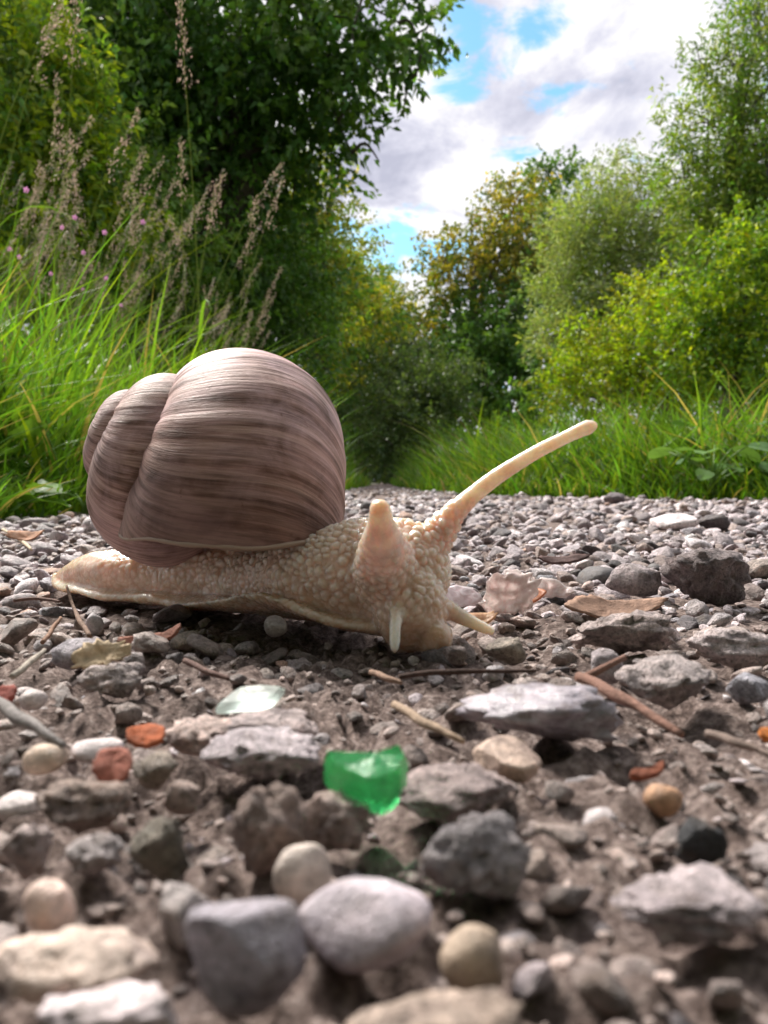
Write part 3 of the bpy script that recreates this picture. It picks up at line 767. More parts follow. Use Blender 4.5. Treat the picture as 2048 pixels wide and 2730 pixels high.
px = Z3(490, 585); flake('petal', 'pinkish red oval bud scale lying on the white pebble', 'petal', oval(100, 110, 9, .1, 1), px[0], px[1]+20, .0003, M_DRY, .75, .35, .25, (.42, .15, .105), z=.0030)
px = Z3(628, 470); flake('petal', 'orange-red oval bud scale touching the pinkish one', 'petal', oval(105, 75, 9, .12, 2), px[0], px[1]+12, .0003, M_DRY, .55, .25, .25, (.48, .12, .04), z=.0026)
px = Z3(5, 295); flake('petal', 'dark red curled scrap behind the grey dead twig', 'petal', oval(85, 70, 9, .15, 3), px[0], px[1]+15, .0004, M_DRY, .7, .2, .3, (.30, .06, .04), z=.0032)
px = Z3(440, 118); flake('dead_leaf', 'tan ragged leaf flake on a grey stone', 'leaf', [(-68, -20), (-60, 25), (-20, 42), (25, 38), (60, 40), (70, 12), (55, -12), (38, -22), (20, -35), (-10, -40), (-45, -45)], px[0], px[1]+12, .0003, M_DRY, .85, 0, .15, (.62, .47, .31), z=.0032, rag=.3, vary=.5)
px = Z3(660, 65); flake('bark_strip', 'reddish strip of bark in front of the tail', 'bark', [(-85, -26), (-60, -4), (0, 14), (60, 34), (75, 20), (50, 2), (0, -10), (-50, -26)], px[0], px[1]+6, .0006, M_DRY, .7, .05, .35, (.36, .16, .115), z=.0018)
px = Z4(1130, 640); flake('bark_chip', 'small red-brown bark chip on the pale fines', 'bark', [(-52, -14), (-30, 8), (10, 10), (48, 24), (50, 4), (10, -10), (-30, -20)], px[0], px[1]+8, .0006, M_DRY, .5, .1, .2, (.27, .085, .045), z=.0014)
px = Z4(1650, 470); flake('leaf_crumb', 'bright orange crumb of leaf at the end of the greyish twig', 'leaf', oval(40, 36, 8, .2, 8), px[0], px[1]+8, .0006, M_DRY, .6, .1, .2, (.66, .22, .05), z=.0020)
px = Z4(1440, 1165); flake('leaf_crumb', 'orange tan crumb of leaf beside the tiny black pebble', 'leaf', oval(58, 56, 8, .2, 9), px[0], px[1]+8, .0005, M_DRY, .6, .1, .3, (.56, .34, .14), z=.0012)
px = (1630, 1605); flake('dead_leaf', 'brown curled dead leaf behind the long hollow stone', 'leaf', [(-120, -30), (-95, 10), (-55, 42), (-10, 30), (40, 22), (95, 10), (130, -22), (60, -34), (0, -38), (-60, -40)], px[0], px[1]+12, .0004, M_DRY, .62, -.1, .3, (.36, .22, .16), z=.0022)
px = (1500, 1482); flake('dead_leaf', 'dark brown flat leaf lying behind the pink blossom', 'leaf', [(-70, -12), (-40, 10), (0, 14), (45, 12), (72, 2), (40, -14), (-20, -18)], px[0], px[1]+10, .0005, M_DRY, .45, .05, .2, (.11, .06, .055), z=.0024)
px = (75, 1420); flake('dead_leaf', 'rusty folded leaf under the left grass edge', 'leaf', [(-50, -16), (-30, 14), (0, 22), (35, 14), (55, -4), (20, -18)], px[0], px[1]+10, .0005, M_DRY, .6, -.2, .4, (.42, .21, .12), z=.0040)

# fallen pink blossom beside the head: crumpled petals and an orange calyx
m, N, out = new_mat('faded_petal')
at = N.n('ShaderNodeAttribute', attribute_name='col').outputs['Color']; pos = N.n('ShaderNodeNewGeometry').outputs['Position']
vein = N.noise(pos, 700, 4, .6, 1.2)
colr = N.mix(1.0, at, N.ramp(vein, [(.35, (.86, .76, .76)), (.6, (1.04, 1.03, 1.03))]), 'MULTIPLY')
p = N.n('ShaderNodeBsdfPrincipled', i_Base_Color=colr, i_Roughness=.35); p.inputs['Specular IOR Level'].default_value = .5
tr = N.n('ShaderNodeBsdfTranslucent', i_Color=colr); mx = N.n('ShaderNodeMixShader', i_0=.5); N.t.links.new(p.outputs[0], mx.inputs[1]); N.t.links.new(tr.outputs[0], mx.inputs[2]); N.t.links.new(mx.outputs[0], out.inputs[0])
bp = N.n('ShaderNodeBump', i_Strength=.5, i_Distance=.0004, i_Height=vein); N.t.links.new(bp.outputs[0], p.inputs['Normal'])
M_FADED = m
bl = bpy.data.objects.new('fallen_blossom', None); COL.objects.link(bl); bl.empty_display_size = .005
gb = G(1360, 1600, .001); bl.location = tuple(gb); bl['label'] = 'crumpled pale pink fallen blossom on the gravel beside the head of the snail'; bl['category'] = 'flower'
def bpet(name, *a, **k):
    o = flake(name, None, None, *a, **k); l = o.location.copy(); o.parent = bl; o.location = l-Vector(gb); return o
bpet('petal', [(-80, -40), (-70, 20), (-30, 62), (20, 68), (62, 48), (74, 10), (40, -38), (-20, -46)], 1362, 1592, .0003, M_FADED, 1.12, .0, .35, (.97, .90, .88), z=.0040, vary=.9, n=14, pleat=.10, rag=.2)
bpet('petal', [(-60, -24), (-46, 24), (0, 44), (40, 22), (58, -20), (0, -36)], 1335, 1600, .0003, M_FADED, .95, .5, .4, (.96, .86, .80), z=.0028, vary=.8, n=12, pleat=.10, rag=.2)
bpet('petal', [(-60, 18), (-30, 36), (10, 26), (58, -8), (66, -26), (20, -22), (-40, -8)], 1462, 1574, .0003, M_FADED, .8, .0, .3, (.97, .92, .91), z=.0036, vary=.7, n=12, pleat=.08, rag=.2)
bpet('petal', [(-40, -16), (-20, 14), (20, 22), (44, 2), (20, -18)], 1412, 1590, .0004, M_FADED, .9, -.3, .4, (.78, .42, .26), z=.0032, vary=.3)
bpet('calyx', oval(28, 26, 8, .1, 14), 1400, 1556, .0016, M_FADED, .9, 0, .3, (.62, .36, .18), z=.0050, vary=.2)
flake('petal', 'single white fallen petal between the snail and the pink blossom', 'petal', [(-60, -30), (-48, 20), (-10, 36), (30, 20), (52, -16), (10, -30)], 1232, 1590, .0003, M_FADED, .95, .1, .35, (.88, .84, .88), z=.0026, vary=.2)
flake('petal', 'cream and orange petal scrap under the short right feeler', 'petal', [(-60, -10), (-40, 16), (0, 24), (44, 20), (60, 0), (30, -16), (-20, -20)], 1262, 1652, .0004, M_FADED, .7, .1, .3, (.82, .58, .38), z=.0022, vary=.3)

# ------------------------------------------------------------------ glass shards
def shard(name, label, px0, base_y, outline, thick, tint, rough, tilt, yaw, z, dens=260, roll=0.0):
    g_ = G(px0, base_y, z); d = g_[1]; O = np.array(outline, float)*d/F
    bm = bmesh.new(); r = np.random.default_rng(4)
    def ring(s, zz, jit): return [bm.verts.new((x*s+r.normal()*jit, y*s+r.normal()*jit, zz+r.normal()*jit)) for x, y in O]
    j = thick*.02
    a = ring(.86, thick*.5, j); b = ring(1.0, thick*.18, j); c = ring(.98, -thick*.3, j); e = ring(.82, -thick*.5, j)
    n = len(O)
    for p_, q_ in ((a, b), (b, c), (c, e)):
        for i in range(n): bm.faces.new((p_[i], q_[i], q_[(i+1) % n], p_[(i+1) % n]))
    bm.faces.new(a); bm.faces.new(e[::-1])
    bmesh.ops.recalc_face_normals(bm, faces=bm.faces)
    bmesh.ops.triangulate(bm, faces=[f for f in bm.faces if len(f.verts) > 4])
    me = bpy.data.meshes.new(name); bm.to_mesh(me); bm.free()
    m, N, out = new_mat(name+'_glass')
    pos = N.n('ShaderNodeNewGeometry').outputs['Position']
    frost = N.ramp(N.noise(pos, 420, 5, .65), [(.40, (rough*.4,)*3), (.65, (min(1, rough*1.9),)*3)])
    p = N.n('ShaderNodeBsdfPrincipled', i_Base_Color=(*tint, 1), i_Roughness=frost, i_IOR=1.5)
    p.inputs['Transmission Weight'].default_value = .92
    bp = N.n('ShaderNodeBump', i_Strength=.35, i_Distance=.0005, i_Height=N.noise(pos, 900, 5, .65)); N.t.links.new(bp.outputs[0], p.inputs['Normal'])
    N.t.links.new(p.outputs[0], out.inputs[0])
    o = link(name, me, m, loc=tuple(g_), label=label, cat='glass')
    o.rotation_euler = (Matrix.Rotation(yaw, 3, 'Z') @ Matrix.Rotation(tilt, 3, 'X') @ Matrix.Rotation(roll, 3, 'Y')).to_euler()
    OCC.append((g_[0], g_[1], np.abs(O).max()))
    return o
shard('glass_shard', 'bright emerald green shard of broken glass on the stones', 978, 2085, [(-120, 44), (-50, 50), (30, 46), (100, 70), (116, 40), (98, 8), (92, -26), (40, -60), (6, -56), (-60, -20), (-105, 5)], .0034, (.10, .90, .28), .12, .42, 0, .0036)
shard('glass_shard', 'flat pale aqua shard of frosted glass behind the petals', 670, 1865, [(-88, -48), (-60, 10), (-38, 38), (30, 46), (86, 40), (66, -8), (40, -30), (-20, -36)], .0012, (.86, .97, .93), .85, .36, 0, .0034)

# ------------------------------------------------------------------ gravel
def palette(n, r):
    pal = np.array([(.42, .375, .385), (.58, .525, .54), (.25, .22, .225), (.72, .66, .68), (.36, .29, .26), (.50, .415, .375), (.86, .81, .82), (.12, .11, .115), (.48, .32, .24), (.38, .375, .41)])
    w = np.array([.17, .17, .13, .13, .10, .08, .09, .08, .02, .03]); w /= w.sum()
    c = pal[r.choice(len(pal), n, p=w)]
    return np.clip(c*r.uniform(.8, 1.2, (n, 1)), .02, .9)
cell = {}
CS = .004
def occ_add(x, y, r):
    for i in range(int((x-r)//CS), int((x+r)//CS)+1):
        for j in range(int((y-r)//CS), int((y+r)//CS)+1): cell.setdefault((i, j), []).append((x, y, r))
def occ_free(x, y, r, k):
    for i in range(int((x-r)//CS), int((x+r)//CS)+1):
        for j in range(int((y-r)//CS), int((y+r)//CS)+1):
            for (a, b, q) in cell.get((i, j), ()):
                if (a-x)**2+(b-y)**2 < ((q+r)*k)**2: return False
    return True
for o_ in OCC: occ_add(*o_)
def inview(x, y, pad=.012):
    return abs(x) < y*1024/F*1.04+pad
r3 = np.random.default_rng(3)
singles = []; tries = 0
# single stones: the largest in the picture
while len(singles) < 300 and tries < 40000:
    tries += 1
    y = .036*math.exp(r3.random()*math.log(.30/.036)); x = r3.uniform(-1, 1)*(y*.5+.004)
    w = min(r3.lognormal(math.log(.0030), .42), .0075) * (1+.35*(y > .12))
    if y < .07 and w > .0052: continue
    if w*F/y < 28: continue
    if occ_free(x, y, w/2, .9): occ_add(x, y, w/2); singles.append((x, y, w))
cols = palette(len(singles), r3)
brown = np.array([(.42, .335, .305), (.52, .44, .42), (.32, .255, .235), (.62, .545, .535), (.46, .395, .395)])[r3.integers(0, 5, len(singles))]*r3.uniform(.8, 1.2, (len(singles), 1))
cols = np.where(((np.array([q_[1] for q_ in singles]) < .13) & (r3.random(len(singles)) < .72))[:, None], brown, cols)
gh = ground_h(np.array([s[0] for s in singles]), np.array([s[1] for s in singles]))
for (x, y, w), c, hz in zip(singles, cols, gh):
    kd = random.choices(('rough', 'angular', 'smooth'), (.55, .37, .08))[0]
    me = stone_mesh(kd, random.randrange(10), 3, M_SMOOTH if kd == 'smooth' else M_ROUGH)
    o = link('stone', me, parent=path); q = random.uniform(.45, .75)
    o.scale = (w/2, w/2*random.uniform(.65, 1), w/2*q); o.location = (x, y, hz + w*.5*q*(random.uniform(-.15, .35) if y < .125 else random.uniform(.10, .60))); o.rotation_euler = jitter_rot(.3); o.color = (*c, 1)

def gravel_mesh(items, subs, r):
    """items: x, y, w arrays -> one joined mesh"""
    B_V = []; B_F = []; B_C = []; nv_ = 0
    vars_ = [stone_shape(k_, 200+i*7+j, subs) for j, k_ in enumerate(('rough', 'angular', 'angular', 'rough')) for i in range(6)]
    cols = palette(len(items), r)*np.array([1.02, .965, .99])
    nearb = (items[:, 1] < .13) & (r.random(len(items)) < .85)
    cols[nearb] = np.array([.44, .355, .33])*r.uniform(.4, 1.4, (nearb.sum(), 1)); hz = ground_h(items[:, 0], items[:, 1])
    for i, (x, y, w) in enumerate(items):
        V_, Fc = vars_[r.integers(len(vars_))]
        q_ = r.uniform(.35, .7); a = r.uniform(0, 6.28); ca_, sa_ = math.cos(a), math.sin(a); tx, ty = r.normal(size=2)*.28
        v = V_*np.array([w/2, w/2*r.uniform(.6, 1), w/2*q_])
        v = np.stack([v[:, 0]*ca_-v[:, 1]*sa_, v[:, 0]*sa_+v[:, 1]*ca_, v[:, 2]+tx*v[:, 0]+ty*v[:, 1]], 1)
        v += np.array([x, y, hz[i]+w*.5*q_*r.uniform(.2, .7)])
        B_V.append(v); B_F.append(Fc+nv_); nv_ += len(v); B_C.append(np.tile(cols[i], (len(v), 1)))
    return mesh_np('gravel', np.concatenate(B_V), np.concatenate(B_F), colors=np.concatenate(B_C))
def scatter(n, y0, y1, wmed, sig, wmax, k, r, maxtry=5, pad=.02, check=True):
    out_ = []
    for i in range(n):
        for t_ in range(maxtry):
            y = math.sqrt(r.uniform(y0**2, y1**2)) if y1/y0 < 4 else y0*math.exp(r.random()*math.log(y1/y0))
            hwid = y*.52+pad
            x = r.uniform(-hwid, hwid); w = min(r.lognormal(math.log(wmed), sig), wmax)
            if not (edgeL(y)-.02 < x < edgeR(y)+.02): continue
            if check and not occ_free(x, y, w/2, k): continue
            if check: occ_add(x, y, w/2)
            out_.append((x, y, w)); break
    return np.array(out_)
A0 = scatter(160, .03, .13, .0030, .35, .0052, .85, r3, 8)
A1 = scatter(1400, .10, .36, .0048, .42, .011, .60, r3, 10)
A2 = scatter(1700, .03, .13, .0011, .45, .0026, .85, r3, 8)
A3 = scatter(3000, .10, .36, .0024, .4, .0045, .66, r3, 8)
A4 = scatter(3200, .32, .85, .0066, .40, .014, .55, r3, 6)
A5 = scatter(1700, .75, 3.0, .0075, .35, .014, .6, r3, 3, check=False)
link('gravel', gravel_mesh(np.concatenate([A0, A1]), 3, r3), M_GRAVEL, kind='stuff', label='grey and white crushed gravel covering the path', cat='gravel')
link('gravel', gravel_mesh(np.concatenate([A2, A3, A4]), 2, r3), M_GRAVEL, kind='stuff', label='finer grey grit and chips between the stones of the path', cat='gravel')
V2, F2 = ICO[2]
link('gravel', gravel_mesh(A5, 2, r3), M_GRAVEL, kind='stuff', label='distant gravel where the path narrows between the grass verges', cat='gravel')

# ------------------------------------------------------------------ grass
def blades(x, y, hgt, wid, lean, r, cols, z0=-.004, seg=4, leanbias=(0, 0)):
    n = len(x); a = r.uniform(0, 2*math.pi, n); ln = lean*r.uniform(.3, 1.3, n)
    dx = np.cos(a)*ln+leanbias[0]; dy = np.sin(a)*ln+leanbias[1]
    fa = r.uniform(0, math.pi, n); wx, wy = np.cos(fa), np.sin(fa)
    V_ = np.zeros((n, seg*2+1, 3)); C_ = np.zeros((n, seg*2+1, 3))
    for k_ in range(seg+1):
        t_ = k_/seg; bend = t_**1.9; zz = hgt*(t_-.28*np.clip(ln, 0, 1.6)*t_**2.2)
        px_ = x+dx*hgt*bend; py_ = y+dy*hgt*bend; w_ = wid*(1-t_**1.6)*.5*(0.7+.6*min(t_*3, 1)*.5)
        if k_ < seg:
            V_[:, 2*k_] = np.stack([px_-wx*w_, py_-wy*w_, z0+zz], 1); V_[:, 2*k_+1] = np.stack([px_+wx*w_, py_+wy*w_, z0+zz], 1)
        else: V_[:, 2*seg] = np.stack([px_, py_, z0+zz], 1)
    C_[:] = cols[:, None, :]
    base = np.arange(n)[:, None]*(seg*2+1)
    Q = np.concatenate([base+np.array([[2*k_, 2*k_+1, 2*k_+3, 2*k_+2]]) for k_ in range(seg-1)])
    Tt = base+np.array([[2*seg-2, 2*seg-1, 2*seg]])
    return V_.reshape(-1, 3), Q, Tt, C_.reshape(-1, 3)
def gcols(n, r, base, var=.3, straw=.06):
    c = np.array(base)[None]*r.uniform(1-var, 1+var, (n, 1))*(1+r.normal(size=(n, 3))*.08)
    yel = r.random(n) < .25; c[yel] *= np.array([1.45, 1.1, .6])
    s = r.random(n) < straw; c[s] = np.array([.42, .34, .16])*r.uniform(.7, 1.2, (s.sum(), 1))
    return np.clip(c, .005, .8)
rg = np.random.default_rng(8)
def left_verge(n, y0, y1, depth_in):
    y = y0*np.exp(rg.random(n)*math.log(y1/y0)); x = edgeL(y) - .004 - rg.random(n)**1.3*depth_in*(.4+y)
    return x, y
def right_verge(n, y0, y1, depth_in):
    y = y0*np.exp(rg.random(n)*math.log(y1/y0)); x = edgeR(y) + .004 + rg.random(n)**1.3*depth_in*(.3+y)
    return x, y
B = MB()
for (n, y0, y1, d_, h0, h1, w_, ln) in ((9000, .40, 1.3, .45, .05, .17, .0034, .9), (5500, .55, 2.2, .7, .12, .30, .0045, .55), (5000, 1.5, 6, .5, .12, .32, .006, .6)):
    x, y = left_verge(n, y0, y1, d_)
    edge = np.clip((edgeL(y)-x)/.12, .25, 1)
    h_ = rg.uniform(h0, h1, n)*edge
    V_, Q, Tt, C_ = blades(x, y, h_, w_*rg.uniform(.6, 1.4, n), ln, rg, gcols(n, rg, (.115, .245, .028), var=.5), leanbias=(.12, 0))
    B.add(V_, [Q, Tt], C_)
n = 650; y = rg.uniform(1.7, 2.8, n); pxx = rg.uniform(-160, 1, n)*1.0 + rg.random(n)**1.5*430; x = (pxx-829.5)/1661*y
V_, Q, Tt, C_ = blades(x, y, rg.uniform(.30, .80, n)*np.clip(1.15-pxx/650, .45, 1), .0045*rg.uniform(.5, 1.3, n), .45, rg, gcols(n, rg, (.16, .29, .04), var=.45, straw=.14), leanbias=(.15, 0), seg=6)
B.add(V_, [Q, Tt], C_)
link('verge_grass', B.mesh('verge_grass'), M_GRASS, kind='stuff', label='bright green lush grass of the verge behind the shell', cat='grass')
B = MB()
for (n, y0, y1, d_, h0, h1, w_, ln) in ((10000, .78, 2.0, .45, .05, .17, .0036, 1.0), (6000, 1.1, 3.2, .6, .10, .24, .005, .7), (6000, 2.0, 7, .5, .10, .28, .007, .8)):
    x, y = right_verge(n, y0, y1, d_)
    edge = np.clip((x-edgeR(y))/.12, .25, 1)
    h_ = rg.uniform(h0, h1, n)*edge
    V_, Q, Tt, C_ = blades(x, y, h_, w_*rg.uniform(.6, 1.4, n), ln, rg, gcols(n, rg, (.10, .21, .028), var=.5, straw=.05), leanbias=(-.1, -.05))
    B.add(V_, [Q, Tt], C_)
link('verge_grass', B.mesh('verge_grass'), M_GRASS, kind='stuff', label='deep green long grass of the verge behind the raised tentacle', cat='grass')

# ------------------------------------------------------------------ leaves
def leafcloud(C, Dv, L, Wd, r, cols, droop=.25):
    """diamond leaves folded on the midrib: base C, direction Dv"""
    n = len(C); Dv = Dv/(np.linalg.norm(Dv, axis=1)[:, None]+1e-9)
    rnd = r.normal(size=(n, 3)); S_x = np.cross(Dv, rnd); S_x /= np.linalg.norm(S_x, axis=1)[:, None]+1e-9
    Nn = np.cross(S_x, Dv); L = L[:, None]; Wd = Wd[:, None]
    b = C; t_ = C+Dv*L - np.array([0, 0, 1])*L*droop; mid = C+Dv*L*.45
    l_ = mid+S_x*Wd*.5+Nn*Wd*.12; q_ = mid-S_x*Wd*.5+Nn*Wd*.12
    V_ = np.stack([b, q_, t_, l_], 1).reshape(-1, 3); i = np.arange(n)[:, None]*4
    return V_, i+np.array([[0, 1, 2, 3]]), np.repeat(cols, 4, axis=0)

def make_tree(name, label, cat, clumps, nleaf, leaf, cols, base=None, trunk_r=.06, seed=0, perTwig=14, twig=(.15, .35), upb=.2, fill=.55, group=None, mat=None, droop=.25, bark=(.10, .085, .07), nbr=120):
    """clumps: (display x, display y, depth, radius[, flatten, weight])"""
    r = np.random.default_rng(seed)
    cen = []; rad = []; wt_ = []; ci = []
    for k_, c in enumerate(clumps):
        p_ = PD(c[0], c[1], c[2]); cen.append(p_); rad.append(c[3]); wt_.append((c[4] if len(c) > 4 else 1.0)*c[3]**2/c[2]**.0)
    cen = np.array(cen); rad = np.array(rad); wt_ = np.array(wt_)/np.sum(wt_)
    if base is None: base = (cen[:, 0].mean(), cen[:, 1].mean())
    root = bpy.data.objects.new(name, None); COL.objects.link(root); root.location = (base[0], base[1], 0); root.empty_display_size = .3
    root['label'] = label; root['category'] = cat
    if group: root['group'] = group
    O = np.array([base[0], base[1], 0])
    # leaves on twigs
    nt_ = max(1, nleaf//perTwig); k_ = r.choice(len(cen), nt_, p=wt_)
    dirn = r.normal(size=(nt_, 3)); dirn /= np.linalg.norm(dirn, axis=1)[:, None]
    rr = r.random(nt_)**fill
    # uneven clump surface
    lump = 1 + .28*vnoise(dirn*2.2+k_[:, None]*7.3, seed+1)
    tb = cen[k_] + dirn*(rad[k_]*rr*lump)[:, None]*np.array([1, 1, .92])
    td_ = dirn*.7 + r.normal(size=(nt_, 3))*.55 + np.array([0, 0, upb]); td_ /= np.linalg.norm(td_, axis=1)[:, None]
    tl = np.minimum(r.uniform(*twig, nt_), .6*rad[k_]+.05)
    s_ = np.tile(np.linspace(.05, 1, perTwig), nt_)
    T_b = np.repeat(tb, perTwig, 0); T_d = np.repeat(td_, perTwig, 0); T_l = np.repeat(tl, perTwig)
    Cc = T_b + T_d*(s_*T_l)[:, None]; Cc[:, 2] -= droop*.5*(s_**2)*T_l
    Cc += r.normal(size=Cc.shape)*leaf[0]*.25
    ld = T_d*.6 + r.normal(size=Cc.shape)*.75; ld[:, 2] -= .15
    n = len(Cc); Lh = leaf[0]*r.uniform(.6, 1.25, n); Wd = leaf[1]*r.uniform(.7, 1.2, n)
    cols = np.atleast_2d(np.array(cols, float))
    tw_c = r.integers(0, len(cols), nt_)
    cc = np.repeat(cols[tw_c]*r.uniform(.7, 1.3, (nt_, 1)), perTwig, 0)*r.uniform(.75, 1.3, (n, 1))*(1+.06*r.normal(size=(n, 3)))
    Cc[:, 2] = np.maximum(Cc[:, 2], .02)
    V_, Q, C_ = leafcloud(Cc-O, ld, Lh, Wd, r, np.clip(cc, .004, .8), droop)
    link('crown', mesh_np('crown', V_, Q, smooth=False, colors=C_), mat or M_LEAF, root, kind='stuff')
    # trunk and limbs
    top = cen[np.argmax(cen[:, 2])]-O; mid = cen.mean(0)-O
    tp = np.array([[0, 0, -.05], [.02, 0, .2*mid[2]], mid*[.5, .5, .55], mid*[.9, .9, .9], (mid+top)/2]); tr_ = trunk_r*np.array([1.25, 1, .8, .6, .35])
    B_ = MB(); cv = crom(tp, np.linspace(0, 4, 22)); rv_ = np.interp(np.linspace(0, 4, 22), range(5), tr_); B_.tube(cv, rv_, 10, bark)
    tk = B_.mesh('trunk'); link('trunk', tk, M_BARK, root)
    B_ = MB()
    for c in cen:
        b = c-O; a = cv[r.integers(6, 18)]
        i_c = int(np.argmin(np.linalg.norm(cen-c, axis=1))); big = np.where(rad > rad[i_c]*1.25)[0]
        thin = 1.0
        if rad[i_c] < .6*rad.max() and len(big): a = cen[big[np.argmin(np.linalg.norm(cen[big]-c, axis=1))]]-O; thin = .35
        m2 = (a+b)/2 + r.normal(size=3)*.08*np.linalg.norm(b-a)+np.array([0, 0, .05])
        L3 = crom(np.array([a, m2, b]), np.linspace(0, 2, 9)); B_.tube(L3, np.linspace(trunk_r*.32, trunk_r*.07, 9)*thin, 6, bark)
    for j in r.integers(0, nt_, min(nbr, nt_)):
        c0 = cen[k_[j]]-O + r.normal(size=3)*rad[k_[j]]*.2; p1 = tb[j]-O; p2 = tb[j]+td_[j]*tl[j]-O; p2[2] -= droop*.5*tl[j]
        B_.tube(crom(np.array([c0, p1, p2]), np.linspace(0, 2, 6)), np.linspace(trunk_r*.07, trunk_r*.015, 6), 4, bark)
    link('branches', B_.mesh('branches'), M_BARK, root)
    return root

DKG = [(.065, .145, .028), (.095, .19, .034), (.125, .23, .04), (.08, .17, .05)]
MDG = [(.09, .19, .028), (.13, .24, .032), (.08, .16, .03)]
YLG = [(.27, .29, .025), (.33, .32, .03), (.20, .26, .03)]
BRG = [(.26, .37, .02), (.32, .40, .022), (.20, .32, .02)]
SLV = [(.25, .32, .14), (.32, .38, .19), (.20, .28, .11), (.27, .33, .10)]
OLV = [(.21, .30, .045), (.27, .35, .055), (.16, .25, .045)]

make_tree('broadleaf_tree', 'tall dark green tree overhanging the path with bright sky gaps', 'tree',
    [(60, 40, 5.6, .8), (200, 60, 5.4, .85), (360, 60, 5.2, .8), (520, 70, 5.0, .75), (650, 60, 4.9, .6), (770, 40, 4.8, .45, .8), (860, 50, 4.7, .25, .6), (905, 90, 4.7, .10, .5),
     (690, 170, 4.9, .42), (570, 220, 5.1, .55), (430, 220, 5.3, .7), (790, 150, 4.8, .24, .6), (780, 235, 4.8, .13, .5), (870, 245, 4.8, .05, .6), (900, 160, 4.7, .07, .5), (730, 260, 4.9, .2, .6), (820, 350, 4.8, .05, .5), (760, 330, 4.9, .12, .4),
     (300, 260, 5.5, .8), (140, 260, 5.7, .85), (600, 330, 5.2, .42), (680, 350, 5.2, .22, .6), (480, 370, 5.3, .55), (340, 420, 5.5, .7)],
    42000, (.060, .042), DKG+[(.05, .12, .025)], base=(-1.9, 5.6), trunk_r=.13, seed=21, twig=(.15, .38), mat=M_LEAF)
make_tree('hedge_shrub', 'dark dense shrub under the overhanging tree', 'shrub',
    [(560, 480, 5.6, .5), (470, 520, 5.4, .6), (610, 570, 5.8, .42), (520, 640, 5.5, .55), (400, 560, 5.2, .6), (600, 680, 5.6, .42), (640, 770, 5.8, .36), (540, 770, 5.4, .45), (560, 900, 5.5, .45), (660, 880, 5.9, .35)],
    22000, (.042, .026), DKG+MDG[:1], seed=22, trunk_r=.05, twig=(.1, .28))
make_tree('hedge_shrub', 'dim green shrub standing behind the tall flowering grasses', 'shrub',
    [(60, 420, 4.2, .55), (220, 420, 4.2, .55), (330, 560, 4.2, .5), (120, 600, 4.0, .55), (260, 700, 4.0, .5), (380, 720, 4.4, .42), (60, 760, 3.8, .5), (420, 850, 4.6, .4), (300, 880, 4.3, .45), (40, 200, 4.4, .55)],
    24000, (.050, .028), MDG+OLV[2:], seed=23, trunk_r=.05, twig=(.12, .3))
make_tree('small_tree', 'thin yellowish tree glowing at the edge of the bright sky', 'tree',
    [(690, 330, 8.2, .34, .35), (655, 420, 8.2, .5, .8), (725, 430, 8.3, .26, .35), (680, 520, 8.2, .55), (735, 540, 8.4, .3, .5), (690, 640, 8.0, .5), (640, 560, 8, .5), (740, 330, 8.3, .14, .3), (765, 380, 8.3, .1, .25)],
    11000, (.050, .032), YLG+OLV, seed=24, trunk_r=.07)
make_tree('hedge_shrub', 'yellow-green sunlit shrub in the hedge above the path end', 'shrub',
    [(740, 650, 10, .5), (790, 700, 10.5, .5), (720, 740, 9, .42), (830, 660, 13, .45), (770, 800, 9.5, .45), (760, 600, 12, .5), (700, 820, 8, .3), (812, 620, 14, .35)],
    20000, (.056, .036), YLG+MDG, seed=25, trunk_r=.06)
make_tree('hedge_shrub', 'low dull green shrub closing the end of the path', 'shrub',
    [(840, 820, 9, .42), (900, 850, 8.6, .42), (860, 920, 8.2, .36), (800, 880, 8, .36), (960, 860, 8.4, .34), (780, 960, 7.5, .26), (920, 950, 8, .32), (985, 820, 9, .3), (830, 1000, 8, .25), (890, 780, 10, .4), (740, 930, 7.2, .26)],
    24000, (.040, .027), [(.075, .12, .04), (.10, .15, .055), (.055, .10, .035)], seed=26, trunk_r=.04, twig=(.08, .22))
make_tree('broadleaf_tree', 'round dark tree with a yellowish sunlit crown beside the cloudy sky', 'tree',
    [(965, 560, 14, .55, .7), (945, 640, 14, .5, .7), (1045, 500, 14, .55, .7), (1110, 440, 14.2, .6, .8), (1040, 590, 14, .7, .8), (1130, 540, 14, .65, .8), (905, 700, 13.5, .35, .6)],
    9500, (.085, .055), [(.34, .29, .03), (.26, .25, .03), (.16, .20, .03), (.10, .15, .03)], base=(1.9, 14.2), seed=27, trunk_r=.12, twig=(.2, .45))
make_tree('broadleaf_tree', 'dark green tree rising behind the yellowish crown', 'tree',
    [(1190, 390, 15.5, .55, .7), (1240, 370, 15.5, .35, .5), (1180, 480, 15, .7, .8), (1140, 620, 14.5, .75), (1000, 720, 14, .75), (1090, 700, 13.6, .8), (1040, 800, 13, .75), (1130, 790, 13, .65), (950, 790, 13.2, .5), (1100, 900, 12.5, .7), (1210, 560, 15, .6, .7), (1010, 900, 12.5, .55)],
    22000, (.10, .065), DKG, base=(2.9, 15.0), seed=28, trunk_r=.14, twig=(.2, .45))
